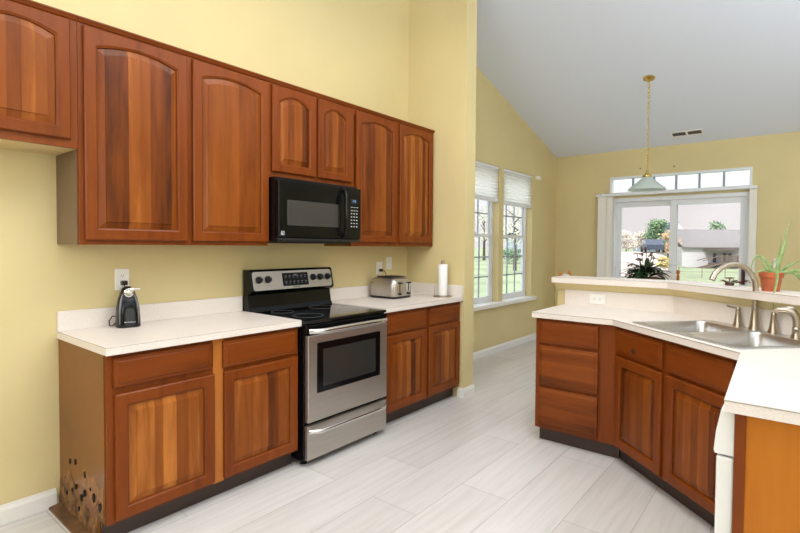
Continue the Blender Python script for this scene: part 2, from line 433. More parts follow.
# windows on the dining wall
def window(n, x0, x1):
    fy = YD+.085
    fr = MB(); t = .045
    for (a, b_, c_, d) in ((x0, x0+t, WZ0, WZ1), (x1-t, x1, WZ0, WZ1), (x0+t, x1-t, WZ0, WZ0+t), (x0+t, x1-t, WZ1-t, WZ1)): fr.box(a, b_, fy, fy+.06, c_, d, .004)
    o = struct(fr.build('window_%d' % n, VINYL), 'white double-hung grid window, %s' % ('half hidden by the stub wall' if n == 1 else 'nearer the far corner'))
    zm = 1.51
    for (za, zb, dy) in ((WZ0+t, zm+.02, 0), (zm-.02, WZ1-t, .022)):
        s = MB(); a, b_ = x0+t, x1-t; y0, y1 = fy+.008+dy, fy+.03+dy
        s.box(a, a+.04, y0, y1, za, zb, .003); s.box(b_-.04, b_, y0, y1, za, zb, .003)
        s.box(a+.04, b_-.04, y0, y1, za, za+.042, .003); s.box(a+.04, b_-.04, y0, y1, zb-.042, zb, .003)
        sa = s.build('sash', VINYL, o)
        g = MB(); ga, gb, gz0, gz1 = a+.04, b_-.04, za+.042, zb-.042
        for k in (1, 2):
            xx = ga+(gb-ga)*k/3; zz = gz0+(gz1-gz0)*k/3
            g.box(xx-.008, xx+.008, y0+.006, y1-.004, gz0, gz1); g.box(ga, gb, y0+.006, y1-.004, zz-.008, zz+.008)
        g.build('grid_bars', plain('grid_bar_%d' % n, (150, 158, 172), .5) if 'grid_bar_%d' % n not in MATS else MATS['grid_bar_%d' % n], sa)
        p = MB(); p.box(ga, gb, y0+.009, y0+.013, gz0, gz1); p.build('pane', PANE, sa)
    si = MB(); si.box(x0-.05, x1+.05, -.03, fy, .603, WZ0+.012, .006); si.build('window_sill', TRIM, o)
    lk = MB(); lk.box((x0+x1)/2-.03, (x0+x1)/2+.03, fy-.006, fy+.01, zm+.02, zm+.032, .003); lk.build('sash_lock', VINYL, o)
    return o
window(1, *W1); window(2, *W2)
def cell_shade(x0, x1, zb, label):
    t = thing('cellular_shade', label, 'window shade', ((x0+x1)/2, YD+.03, WZ1), 0, 'cellular shades on the dining windows')
    w_ = x1-x0-.008
    m = MB(); m.box(-w_/2, w_/2, -.022, .022, -.035, -.001, .004); m.build('headrail', VINYL, t)
    prof = []; zt, zl = -.035, zb-WZ1+.055; n = 9
    for i in range(n+1): prof.append((.004, zt+(zl-zt)*i/n)); prof.append((.019, zt+(zl-zt)*(i+.5)/n)) if i < n else None
    pts = [(-a, z) for a, z in prof]+[(a, z) for a, z in prof[::-1]]
    m = MB(); m.prism(pts, lambda a, z, x: (x, a, z), -w_/2, w_/2); m.build('pleated_fabric', CELL, t)
    m = MB(); m.box(-w_/2, w_/2, -.02, .02, zb-WZ1, zl, .006); m.build('bottom_rail', VINYL, t)
cell_shade(*W1, 1.945, 'white pleated shade over the window next to the stub wall')
cell_shade(*W2, 1.925, 'white pleated shade over the window nearer the far corner')

# patio door and transom in the far wall
XD = XF+.03
def frame_yz(m, y0, y1, z0, z1, t, x0, x1, bev=.004):
    m.box(x0, x1, y0, y0+t, z0, z1, bev); m.box(x0, x1, y1-t, y1, z0, z1, bev)
    m.box(x0, x1, y0+t, y1-t, z1-t, z1, bev); m.box(x0, x1, y0+t, y1-t, z0, z0+t, bev)
m = MB(); frame_yz(m, DY0, DY1, 0, DZ, .055, XF-.012, XD+.09)
door = struct(m.build('door_1', VINYL), 'white sliding patio door looking out on the lawn')
for (a, b_, dx) in ((-1.665, DY1-.05, .045), (DY0+.05, -1.575, .0)):
    s = MB(); frame_yz(s, a, b_, .05, DZ-.05, .08, XD+dx, XD+dx+.035); sl = s.build('sliding_panel', VINYL, door)
    p = MB(); p.box(XD+dx+.014, XD+dx+.02, a+.08, b_-.08, .13, DZ-.13); p.build('pane', PANED, sl)
h = MB(); h.tube([(XD-.005, -2.432, .93), (XD-.04, -2.432, .95), (XD-.045, -2.432, 1.03), (XD-.04, -2.432, 1.10), (XD-.005, -2.432, 1.12)], .013, 8)
h.box(XD-.008, XD+.002, -2.452, -2.412, .90, 1.14, .004); h.build('door_handle', BRONZE, door)
m = MB(); frame_yz(m, TY0, TY1, TZ0, TZ1, .03, XF-.012, XF+.10)
tr = struct(m.build('window_3', VINYL), 'white transom window of six panes above the patio door')
m = MB()
for k in range(1, 6):
    yy = TY0+.03+(TY1-TY0-.06)*k/6; m.box(XF+.04, XF+.07, yy-.013, yy+.013, TZ0+.03, TZ1-.03)
m.build('mullions', MATS['grid_bar_1'], tr)
for k in range(6):
    ya = TY0+.03+(TY1-TY0-.06)*k/6; yb = TY0+.03+(TY1-TY0-.06)*(k+1)/6
    p = MB(); p.box(XF+.053, XF+.057, ya+.013, yb-.013, TZ0+.03, TZ1-.03); p.build('pane', PANE, tr)
# vertical blind
vb = thing('vertical_blind', 'white vertical blind gathered at the left of the patio door', 'window blind', (XF, -1.6, 2.12))
m = MB(); m.box(-.11, -.02, -.965, .995, .0, .035, .004); m.build('headrail', VINYL, vb)
for yb_ in (-.9, -.05, .9):
    m = MB(); m.box(-.075, 0, yb_-.012, yb_+.012, .03, .05, .002); m.box(-.118, -.108, yb_-.012, yb_+.012, -.004, .045, .002); m.build('bracket', VINYL, vb)
for k in range(8):
    yy = .925-k*.008
    pr = [(-.045, .002), (0, .006), (.045, .002), (.045, .0), (0, .004), (-.045, .0)]
    a = math.radians(107)
    m = MB(); m.prism([(-.065+p*math.cos(a)-q*math.sin(a), yy+p*math.sin(a)+q*math.cos(a)) for p, q in pr], lambda a_, b_, t: (a_, b_, t), -2.08, -.002); m.build('vane', VANE, vb)
for yy in (.80, -.925):
    m = MB(); m.prism([(-.065-p*.29-q*.956, yy+p*.956-q*.29) for p, q in [(-.04, .002), (0, .006), (.04, .002), (.04, 0), (0, .004), (-.04, 0)]], lambda a_, b_, t: (a_, b_, t), -2.08, -.002); m.build('vane', VANE, vb)
m = MB(); m.tube([(-.1, .735, 0), (-.1, .735, -1.25)], .003, 6); m.tube([(-.09, .755, 0), (-.09, .755, -1.25)], .002, 6); m.build('pull_cord', VANE, vb)

# half wall under the breakfast ledge; everything on the angled run uses this local frame
TH = math.radians(-132.5); B0 = Vector((-.505, -2.095)); UD = Vector((math.cos(TH), math.sin(TH))); ID = Vector((-math.sin(TH), math.cos(TH)))
def dg(u, v): p = B0+UD*u+ID*v; return (p.x, p.y)
def on_x(v, x): return dg((x-(B0+ID*v).x)/UD.x, v)       # the line at depth v meets a plane of constant x
def on_y(v, y): return dg((y-(B0+ID*v).y)/UD.y, v)
VW = .60                                                  # half wall face
YR = -3.47
def path_poly(xf, vf, yf, xb, vb_, yb, ye, xe=-2.04):
    return [(xf, ye), on_x(vf, xf), on_y(vf, yf), (xe, yf), (xe, yb), on_y(vb_, yb), on_x(vb_, xb), (xb, ye)]
w = MB(); w.poly(path_poly(.10, VW, YR, .225, VW+.125, YR-.125, -1.477), 0, 1.086)
struct(w.build('wall_half', WALL), 'yellow half wall between the sink counter and the dining area')
m = MB(); L = []
for d1, z in ((.003, 1.028), (.014, 1.030), (.018, 1.038), (.050, 1.076), (.054, 1.0868)):
    L.append([(x_, y_, z) for x_, y_ in [(.225, -1.477+d1*.25), (.10-d1, -1.477+d1*.25), on_x(VW-d1, .10-d1), on_y(VW-d1, YR+d1), (-2.04, YR+d1), (-2.04, YR-.02), on_y(VW+.02, YR-.02), on_x(VW+.02, .12), (.12, -1.5), (.225, -1.5)]])
m.rings(L)
struct(m.build('trim_1', WALL), 'sloped yellow moulding under the breakfast ledge')

# ------------------------------------------------------------------ breakfast ledge
t = thing('breakfast_ledge', 'long white laminate ledge on top of the yellow half wall', 'ledge', (.15, -1.9, 1.087))
LP = path_poly(.008, VW-.092, YR+.09, .285, VW+.185, YR-.19, -1.462)
m = MB(); m.poly([(p[0]-.15, p[1]+1.9) for p in LP], 0, .044); o = m.build('top', LAM, t)
m = MB(); LQ = path_poly(.0068, VW-.0932, YR+.0912, .286, VW+.186, YR-.191, -1.461)
m.poly([(p[0]-.15, p[1]+1.9) for p in LQ], .0415, .0428, holes=[[(p[0]-.15, p[1]+1.9) for p in LP]]); m.build('edge_seam', SEAM, t)

# ------------------------------------------------------------------ doors, drawers, cabinets
def shape_loop(x0, x1, z0, z1, rise, y, K=14):
    """loop of a panel outline: bottom-left, bottom-right, right side top, arch to left side top"""
    pts = [(x0, y, z0), (x1, y, z0)]
    for k in range(K+1):
        x = x1+(x0-x1)*k/K; q = (2*k/K-1)
        pts.append((x, y, z1-rise*q*q))
    return pts
def rect_loop(x0, x1, z0, z1, y, K=14):
    pts = [(x0, y, z0), (x1, y, z0)]
    for k in range(K+1): pts.append((x1+(x0-x1)*k/K, y, z1))
    return pts
def cab_door(parent, x0, x1, z0, z1, yb, rise=0, s=.058, T=.02, fmat=None, pmat=None, name='door'):
    """framed raised-panel door; back at y=yb, front toward -y"""
    yf = yb-T; K = 14
    m = MB()
    a, b_, c_, d = x0+s, x1-s, z0+s, z1-s
    L = [rect_loop(x0, x1, z0, z1, yb, K), rect_loop(x0, x1, z0, z1, yf+.005, K), rect_loop(x0+.005, x1-.005, z0+.005, z1-.005, yf, K),
         shape_loop(a-.009, b_+.009, c_-.009, d+.009, rise, yf, K), shape_loop(a-.007, b_+.007, c_-.007, d+.007, rise, yf+.0025, K), shape_loop(a, b_, c_, d, rise, yf+.0065, K), shape_loop(a, b_, c_, d, rise, yf+.014, K)]
    m.rings(L, True, False)
    o = m.build(name, fmat or WV, parent)
    g = .034
    p = MB()
    p.rings([shape_loop(a+.001, b_-.001, c_+.001, d-.001, rise, yf+.016, K), shape_loop(a+.001, b_-.001, c_+.001, d-.001, rise, yf+.0125, K),
             shape_loop(a+.006, b_-.006, c_+.006, d-.006, rise, yf+.0115, K),
             shape_loop(a+g-.002, b_-g+.002, c_+g-.002, d-g+.002, rise*.9, yf+.0045, K), shape_loop(a+g, b_-g, c_+g, d-g, rise*.9, yf+.001, K)], True, True)
    p.build('panel', pmat or WP, o)
    return o
def cab_drawer(parent, x0, x1, z0, z1, yb, T=.02, mat=None):
    yf = yb-T; m = MB()
    r = lambda i, y: [(x0+i, y, z0+i), (x1-i, y, z0+i), (x1-i, y, z1-i), (x0+i, y, z1-i)]
    m.rings([r(0, yb), r(0, yf+.007), r(.004, yf+.004), r(.016, yf+.003), r(.021, yf), ], True, True)
    return m.build('drawer', mat or WH, parent)
def face_frame(parent, W_, z0, z1, yf, stiles, rails, mat=None, t=.019, matmap=None):
    m = MB()
    for a, b_ in stiles: m.box(a, b_, yf, yf+t, z0, z1)
    for a, b_, c_, d in rails: m.box(a, b_, yf+.0004, yf+t, c_, d)
    return m.build('face_frame', mat or WV, parent)
SX0 = -1.0887; SX1 = SX0-.762; LX = SX1-1.081             # stove right, stove left, left end of the cabinets

# --- wall cabinets
def wall_cab(name, label, x0, x1, z0, z1, doors, rise, leftside=None, under=None, D=.305):
    t = thing(name, label, 'wall cabinet', (x0, 0, z0), 0, 'cherry wall cabinets')
    W_ = x1-x0; H = z1-z0
    m = MB(); m.box(.001, W_-.001, -D+.019, -.001, .012, H-.002); m.build('carcass', VEN, t)
    m = MB(); m.box(.0005, W_-.0005, -D+.019, -.0005, 0, .012); m.build('underside', under or VEN, t)
    if leftside: m = MB(); m.box(-.004, .001, -D+.019, -.0005, 0, H-.002); m.build('side_panel', leftside, t)
    st = [(0, .03), (W_-.03, W_)]
    st += [((doors[i][1]+doors[i+1][0])/2-x0-.03, (doors[i][1]+doors[i+1][0])/2-x0+.03) for i in range(len(doors)-1)]
    rl = [(.03, W_-.03, 0, .05), (.03, W_-.03, H-.07, H)]
    face_frame(t, W_, 0, H, -D, st, rl)
    m = MB(); m.prism([(0, H-.024), (-.006, H-.022), (-.012, H-.012), (-.018, H-.006), (-.018, H), (0, H)], lambda a, z, x: (x, -D+a, z), 0, W_); m.build('top_moulding', WH, t)
    for d in doors: cab_door(t, d[0]-x0, d[1]-x0, d[2]-z0, d[3]-z0, -D-.001, rise)
    return t
UB, UT = 1.365, 2.447
wall_cab('over_fridge_cabinet', 'short cherry wall cabinet cut off by the left photo edge', LX-.915, LX-.002, 1.822, UT,
         [(LX-.885, LX-.475, 1.86, 2.417), (LX-.445, LX-.035, 1.86, 2.417)], .035, under=PALE)
wall_cab('wall_cabinet', 'tall two-door cherry wall cabinet left of the black microwave', LX, SX1-.002, UB, UT,
         [(LX+.022, LX+.532, 1.388, 2.412), (LX+.566, LX+1.079-.003, 1.388, 2.412)], .035, leftside=GREYSIDE)
wall_cab('over_microwave_cabinet', 'small two-door cherry cabinet directly above the microwave', SX1, SX0-.002, 1.812, UT,
         [(SX1+.022, SX1+.391, 1.85, 2.412), (SX1+.415, SX1+.765-.014, 1.85, 2.412)], .05)
wall_cab('wall_cabinet', 'tall two-door cherry wall cabinet between microwave and stub wall', SX0, -.002, UB, UT,
         [(SX0+.042, -.554, 1.396, 2.412), (-.514, -.028, 1.396, 2.412)], .04)

# --- base cabinets
def toe(parent, x0, x1, yf, h=.10, mat=None):
    m = MB(); m.box(x0, x1, yf, yf+.012, 0, h); return m.build('toe_kick', mat or TOE, parent)
def base_cab(name, label, x0, W_, doors, drawers, pale_mid=False):
    t = thing(name, label, 'base cabinet', (x0, 0, 0), 0, 'cherry base cabinets')
    YFR = -.61
    m = MB(); m.box(.006, W_-.001, YFR+.019, -.002, .10, .874); m.box(.02, W_-.02, -.53, -.002, .0, .10); m.build('carcass', VEN, t)
    st = [(0, .035), (W_-.035, W_)]; rl = [(.035, W_-.035, .10, .13), (.035, W_-.035, .845, .874), (.035, W_-.035, .68, .73)]
    face_frame(t, W_, .10, .874, YFR, st, rl)
    xm = (doors[0][1]+doors[1][0])/2
    m = MB(); m.box(xm-.03, xm+.03, YFR-.0006, YFR+.019, .1, .874); m.build('centre_stile', WLT if pale_mid else WV, t)
    toe(t, .0, W_, -.548)
    for d in doors: cab_door(t, *d, YFR-.001)
    for d in drawers: cab_drawer(t, *d, YFR-.001)
    return t
lb = base_cab('base_cabinet', 'cherry base cabinet with peeling water-damaged side, left of the range', LX, SX1-LX-.003,
     [(.03, .515, .116, .69), (.571, 1.066, .116, .69)], [(.026, .5, .722, .858), (.565, 1.058, .712, .856)], True)
# damaged end panel
rn = random.Random(11)
SIDE = [(-.591, .10), (-.53, .10), (-.53, .02), (-.002, .012), (-.002, .874), (-.591, .874)]
m = MB(); m.prism(SIDE, lambda a, z, x: (x, a, z), -.004, .006); m.build('side_panel', VEN, lb)
def rag(y0, y1, zb, ztop, n, x0, th, amp):
    """ragged flake of board: wavy top edge, lumpy face"""
    q = MB(); cols = []
    for i in range(n+1):
        y = y0+(y1-y0)*i/n; zt = ztop(i/n)+rn.uniform(-amp, amp)
        col = []
        for k in range(6):
            z = zb(i/n)+(zt-zb(i/n))*k/5; col.append(q.bm.verts.new((x0-th*(.4+rn.random())*(1-.75*(k/5)**2), y, z)))
        cols.append(col)
    for A, B in zip(cols, cols[1:]):
        for k in range(5): q.bm.faces.new((A[k], B[k], B[k+1], A[k+1]))
    bk = [[q.bm.verts.new((x0+.0005, c[0].co.y, c[0].co.z)), q.bm.verts.new((x0+.0005, c[-1].co.y, c[-1].co.z))] for c in cols]
    for i in range(n):
        q.bm.faces.new((bk[i][1], bk[i+1][1], cols[i+1][-1], cols[i][-1])); q.bm.faces.new((bk[i][0], cols[i][0], cols[i+1][0], bk[i+1][0]))
    for i in (0, n): q.bm.faces.new([*cols[i], bk[i][1], bk[i][0]])
    return q
flo = lambda q: .016 if q < .87 else .103
o = rag(-.01, -.586, flo, lambda q: .15+.05*math.sin(q*7)-.02*math.sin(q*19), 44, -.004, .007, .012).build('peeled_patch', PEEL, lb); o['label'] = 'peeled and crumbling bare particle board'
o = rag(-.33, -.58, lambda q: .17+.03*math.sin(q*9), lambda q: .285-.03*q+.012*math.sin(q*14), 24, -.004, .003, .006).build('lifted_flake', plain('faded_veneer', (138, 90, 40), .4, noise=.15, nscale=20), lb); o['label'] = 'lifted flake of pale veneer'
for cy, cz, r in ((-.16, .272, .011), (-.235, .29, .012), (-.36, .262, .013), (-.36, .175, .012), (-.48, .19, .016), (-.245, .17, .010), (-.32, .14, .014), (-.55, .17, .017), (-.43, .215, .008), (-.2, .14, .009), (-.12, .10, .008), (-.29, .075, .010)):
    q = MB(); q.prism([(cy+r*.8*math.cos(k*PI/5)*rn.uniform(.7, 1.15), cz+r*1.3*math.sin(k*PI/5)*rn.uniform(.7, 1.15)) for k in range(10)], lambda a, z, x: (x, a, z), -(.0128 if cz < .2 else .0088), -.004); q.build('hole', HOLE, lb)
q = MB(); q.prism([(-.005, 0), (-.062, 0), (-.058, .008), (-.005, .014)], lambda a, z, t: (a, t, z), -.60, -.016); o = q.build('loose_base_strip', plain('stained_strip', (104, 72, 42), .6, noise=.25, nscale=12), lb); o['label'] = 'loose brown strip lying at the cabinet foot'

base_cab('base_cabinet', 'reddish cherry base cabinet between the range and the stub wall', SX0+.003, -SX0-.005,
     [(.048, .553, .118, .69), (.592, 1.066, .122, .698)], [(.048, .55, .709, .852), (.596, 1.066, .709, .856)])

# --- peninsula drawer base: faces -X  (local x runs toward the camera side)
def yx(v): return -1.563-v
PX = -.505
t = thing('drawer_cabinet', 'three-drawer cherry cabinet at the free end of the sink counter', 'base cabinet', (PX, -1.563, 0), -PI/2)
WD = abs(B0.y)-1.563
m = MB(); m.box(.004, WD-.005, .019, .585, .10, .874); m.box(.03, WD-.04, .07, .585, 0, .1); m.build('carcass', WV, t)
m = MB(); m.box(0, .05, 0, .019, .1, .874); m.box(.40, .445, 0, .019, .1, .874); m.box(.05, .4, .0004, .019, .1, .13); m.box(.05, .4, .0004, .019, .85, .874); m.box(.05, .4, .0004, .019, .67, .72); m.box(.05, .4, .0004, .019, .38, .43); m.build('face_frame', WV, t)
m = MB(); m.box(.4455, WD, -.0006, .019, .1, .874, .001); m.build('filler_stile', WV, t)
for z0, z1, mt in ((.703, .857, WH), (.410, .682, WPH), (.118, .390, WPH)): cab_drawer(t, .030, .430, z0, z1, -.001, mat=mt)
m = MB(); m.box(.012, WD+.02, .055, .067, 0, .10); m.build('toe_kick', TOE, t)

# --- angled sink base
WS = .962
t = thing('sink_cabinet', 'angled two-door cherry sink cabinet in the counter corner', 'base cabinet', (B0.x, B0.y, 0), TH)
m = MB(); m.poly([(.004, .0195), (WS-.02, .0195), (WS-.3, .55), (.28, .55)], .10, .70); m.poly([(.08, .09), (WS-.08, .09), (WS-.3, .5), (.28, .5)], 0, .1); m.build('carcass', VEN, t)
m = MB(); m.box(0, .04, 0, .019, .1, .874); m.box(.45, .50, 0, .019, .1, .874); m.box(.925, WS, 0, .019, .1, .874)
for a, b_ in ((.04, .45), (.50, .925)): m.box(a, b_, .0004, .019, .1, .13); m.box(a, b_, .0004, .019, .85, .874); m.box(a, b_, .0004, .019, .67, .715)
m.build('face_frame', WV, t)
for a, b_ in ((.024, .46), (.496, .935)):
    d = cab_drawer(t, a, b_, .706, .855, -.001)
    if a < .1:
        q = MB(); q.rings([[(a+.19+.022*math.cos(k*PI/6)*random.uniform(.7, 1.2), -.0214, .752+.018*math.sin(k*PI/6)*random.uniform(.7, 1.2)) for k in range(12)], [(a+.19+.010*math.cos(k*PI/6), -.0222, .752+.008*math.sin(k*PI/6)) for k in range(12)]]); q.build('burn_mark', plain('scorched', (44, 18, 10), .7), d)
    cab_door(t, a, b_, .115, .686, -.001)
m = MB(); m.box(-.02, WS+.0, .062, .074, 0, .10); m.build('toe_kick', TOE, t)

# --- dishwasher (faces the kitchen wall) and the end panel
t = thing('dishwasher', 'white dishwasher seen edge-on under the counter end', 'dishwasher', (-1.695, -2.85, 0), PI)
hw = .296
m = MB(); m.box(-hw, hw, .002, .56, .10, .868); m.box(-hw+.02, hw-.02, .05, .5, 0, .1); m.build('body', APPL, t)
m = MB(); m.box(-hw, hw, -.045, 0, .135, .722, .005); m.build('door', APPL, t)
m = MB(); m.prism([(0, .73), (-.049, .73), (-.052, .74), (-.047, .80), (-.035, .868), (0, .868)], lambda a, z, x: (x, a, z), -hw, hw); m.build('control_panel', APPL, t)
m = MB(); m.box(-.1, .1, -.053, -.045, .75, .775, .003); m.build('door_latch', APPL, t)
m = MB(); m.box(-hw, hw, .0, .012, .015, .125); m.build('toe_panel', APPL, t)
t = thing('end_panel', 'golden veneered cabinet end panel under the near counter end', 'cabinet panel', (-2.0, -2.852, 0))
m = MB(); m.box(0, .004, -.6, -.0, 0, .873); m.build('veneer', WGOLD, t)
for a, b_ in ((-.028, 0), (-.6, -.578)): m = MB(); m.box(-.006, .004, a, b_, 0, .873, .001); m.build('edge_stile', WV, t)

# ------------------------------------------------------------------ worktops
CH = .914; CT = .038
def splash(m, a, b_): pass
t = thing('worktop', 'pale laminate worktop with the can opener on it, left of the range', 'worktop', (LX-.013, 0, CH-CT))
wl = SX1-.004-(LX-.013)
m = MB(); m.box(0, wl, -.648, -.0005, 0, CT, .003); m.build('slab', LAM, t)
m = MB(); m.box(.003, wl, -.6485, -.6465, CT-.0035, CT-.0020); m.box(-.0005, .0015, -.648, -.022, CT-.0035, CT-.0020); m.build('edge_seam', SEAM, t)
m = MB(); m.box(.002, wl, -.021, -.0005, CT, CT+.102, .002); m.build('backsplash', LAM, t)
t = thing('worktop', 'pale laminate worktop under the toaster, right of the range', 'worktop', (SX0+.004, 0, CH-CT))
wl = -SX0-.005
m = MB(); m.box(0, wl, -.648, -.0005, 0, CT, .003); m.build('slab', LAM, t)
m = MB(); m.box(0, wl, -.6485, -.6465, CT-.0035, CT-.0020); m.build('edge_seam', SEAM, t)
m = MB(); m.box(0, wl, -.021, -.0005, CT, CT+.102, .002); m.box(wl-.02, wl, -.648, -.021, CT, CT+.102, .002); m.build('backsplash', LAM, t)

def rrect(u0, u1, v0, v1, r, n=5):
    out = []
    for cx, cy, a0 in ((u1-r, v1-r, 0), (u0+r, v1-r, 90), (u0+r, v0+r, 180), (u1-r, v0+r, 270)):
        for k in range(n+1):
            a = math.radians(a0+90*k/n); out.append((cx+r*math.cos(a), cy+r*math.sin(a)))
    return out
SU0, SU1, SV0, SV1 = .135, .935, .005, .566
wt_o = Vector((PX, -1.563, 0))
t = thing('worktop', 'angled pale laminate worktop holding the steel sink', 'worktop', (-.5, -2.1, CH-CT))
OUT = [(-.538, -1.543), (-.538, -2.065), (-.531, -2.092), (-.52, -2.112), (-1.196, -2.802), (-2.035, -2.827), (-2.035, YR-.0), on_y(VW, YR), on_x(VW, .10), (.0995, -1.543)]
OUT = [(-.538, -1.543), (-.538, -2.062), dg(.012, -.03), (-1.196, -2.802), (-2.035, -2.827), (-2.035, YR+.001), on_y(VW-.001, YR+.001), on_x(VW-.001, .099), (.099, -1.543)]
sh = lambda P_: [(p[0]+.5, p[1]+2.1) for p in P_]
hole = [dg(u, v) for u, v in rrect(SU0+.02, SU1-.02, SV0+.02, SV1-.02, .04)]
m = MB(); m.poly(sh(OUT), 0, CT, holes=[sh(hole)]); m.build('slab', LAM, t)
O2 = [(-.5395, -1.5415), (-.5395, -2.0615), dg(.0115, -.0315), (-1.1968, -2.8005), (-2.0365, -2.8255), (-2.0365, -3.2), (-2.03, -3.2), (-2.03, -2.83), (-1.2, -2.806), dg(.012, -.02), (-.53, -2.06), (-.53, -1.5415)]
m = MB(); m.poly(sh(O2), CT-.0045, CT-.0030); m.build('edge_seam', SEAM, t)
m = MB(); m.poly(sh([(.079, -1.545), on_x(VW-.021, .079), on_y(VW-.021, YR+.021), (-2.035, YR+.021), (-2.035, YR+.001), on_y(VW-.001, YR+.001), on_x(VW-.001, .099), (.099, -1.545)]), CT, CT+.118); m.build('backsplash', LAM, t)

# ------------------------------------------------------------------ sink, faucet, sprayer
t = thing('sink', 'double-bowl stainless steel sink set into the corner worktop', 'sink', (B0.x, B0.y, CH), TH)
um = (SU0+SU1)/2
bowls = [(SU0+.03, um-.014, SV0+.03, SV1-.095), (um+.014, SU1-.03, SV0+.03, SV1-.095)]
m = MB()
o_ = rrect(SU0, SU1, SV0, SV1, .03); o2 = rrect(SU0+.008, SU1-.008, SV0+.008, SV1-.008, .026)
m.poly(o2, .0045, .006, holes=[rrect(*b_, .05) for b_ in bowls])
m.rings([[(p[0], p[1], .0006) for p in o_], [(p[0], p[1], .003) for p in o_], [(p[0], p[1], .006) for p in o2]], False, False)
m.build('rim', SINKM, t, smooth=35)
for b_ in bowls:
    m = MB(); L = []
    for i, z, r in ((0, .006, .05), (.003, .0, .05), (.008, -.06, .052), (.016, -.13, .055), (.03, -.165, .06), (.06, -.178, .06), (.1, -.181, .06)):
        L.append([(p[0], p[1], z) for p in rrect(b_[0]+i, b_[1]-i, b_[2]+i, b_[3]-i, r)])
    m.rings(L, False, True); bo = m.build('basin', SINKM, t, smooth=50)
    cu, cv = (b_[0]+b_[1])/2, (b_[2]+b_[3])/2
    m = MB(); m.lathe([(.045, 0), (.043, .003), (.03, .002), (.028, -.001), (0, -.001)], (cu, cv, -.1805), 20); m.build('drain', BRIGHT, bo, smooth=True)
FU, FV = .478, .532; ZT = CH+.006
t = thing('faucet', 'brushed nickel gooseneck faucet at the back of the sink', 'faucet', (*dg(FU, FV), ZT), TH)
m = MB(); m.lathe([(.030, 0), (.029, .006), (.024, .02), (.0175, .10), (.0165, .125), (.0185, .128), (.0185, .134), (.0145, .137)], seg=20); m.build('spout_base', SATIN, t, smooth=True)
pts = [(0, .13), (0, .18), (0, .235), (-.006, .272), (-.022, .305), (-.052, .338), (-.090, .357), (-.122, .362), (-.158, .356), (-.192, .338), (-.218, .310), (-.234, .276)]
m = MB(); m.tube([(0, y_*1.16, z) for y_, z in pts], [.0145]*10+[.015, .0155], 12); m.build('spout', SATIN, t, smooth=60)
def handle(du, lever, dv=0):
    m = MB(); m.lathe([(.027, 0), (.026, .006), (.021, .018), (.0125, .085), (.013, .09), (.0135, .10), (.010, .108), (0, .11)], (du, dv, 0), 18)
    h = m.build('handle', SATIN, t, smooth=True)
    m = MB(); m.tube(lever, [.0075, .0065, .0055, .006], 8); m.build('lever', SATIN, h, smooth=60)
handle(-.125, [(-.125, .012, .097), (-.135, .002, .103), (-.142, -.023, .108), (-.150, -.04, .114)], .012)
handle(.108, [(.108, .01, .097), (.118, .02, .106), (.133, .025, .111), (.151, .03, .115)], .01)
t = thing('side_sprayer', 'hooked brushed nickel side sprayer right of the gooseneck faucet', 'sprayer', (*dg(.742, .515), ZT), TH)
m = MB(); m.lathe([(.025, 0), (.024, .008), (.020, .018), (.0185, .045), (.02, .048), (.0165, .055)], seg=18); m.build('base', SATIN, t, smooth=True)
m = MB(); m.tube([(0, 0, .05), (0, 0, .085), (-.002, -.004, .11), (-.012, -.014, .130), (-.03, -.03, .140), (-.055, -.05, .137), (-.072, -.062, .126)], [.0165, .018, .018, .017, .015, .0125, .011], 12); m.build('spray_head', SATIN, t, smooth=60)
m = MB(); m.box(-.035, -.01, -.032, -.008, .144, .156, .004); m.build('trigger', WPLAST, t)

# ------------------------------------------------------------------ range
t = thing('range', 'stainless steel and black electric range between the base cabinets', 'range', (SX1, 0, 0))
RW = .762
m = MB(); m.box(.004, RW-.004, -.655, -.012, .035, .885, .004); m.build('body', BLACK, t)
m = MB(); m.box(.0, RW, -.672, -.03, .885, .906, .008); ct = m.build('cooktop', COOK, t)
for cx, cy, r in ((.19, -.48, .10), (.56, -.48, .078), (.19, -.21, .078), (.56, -.21, .10)):
    q = MB(); q.torus((0, 0, 0), r, .0006, Matrix.Translation((cx, cy, .9063)) @ Matrix.Rotation(PI/2, 4, 'X'), 40, 4); q.build('burner_ring', GREYINK, ct)
m = MB(); m.prism([(-.020, .90), (-.105, .90), (-.085, .935), (-.07, 1.02), (-.10, 1.035), (-.118, 1.05), (-.088, 1.185), (-.075, 1.197), (-.020, 1.197)], lambda a, z, x: (x, a, z), .002, RW-.002); bg = m.build('backguard', BLACK, t)
# control panel face: plane leaning back from (-.118,1.05) to (-.088,1.185)
sl = math.atan2(.030, .135)
CPM = Matrix.Translation((0, -.103, 1.1175)) @ Matrix.Rotation(-sl, 4, 'X')
m = MB()
L = rrect(.02, RW-.02, -.066, .066, .02)
m.rings([[CPM @ Vector((p[0], -.0005, p[1])) for p in L], [CPM @ Vector((p[0], -.004, p[1])) for p in L]]); cp = m.build('control_panel', STEEL, t)
m = MB(); m.rings([[CPM @ Vector((p[0], -.004, p[1])) for p in rrect(.268, .505, -.046, .05, .006)], [CPM @ Vector((p[0], -.0058, p[1])) for p in rrect(.268, .505, -.046, .05, .006)]]); dp = m.build('display', BLACK, cp)
m = MB()
for r_ in range(2):
    for k in range(6):
        x = .29+.036*k; z = .025-.042*r_
        m.box(x, x+.018, -.0066, -.006, z, z+.006, mat=CPM); m.box(x, x+.012, -.0066, -.006, z-.012, z-.008, mat=CPM)
m.box(.37, .4, -.0066, -.006, .026, .04, mat=CPM)
m.build('key_markings', GREYINK, dp)
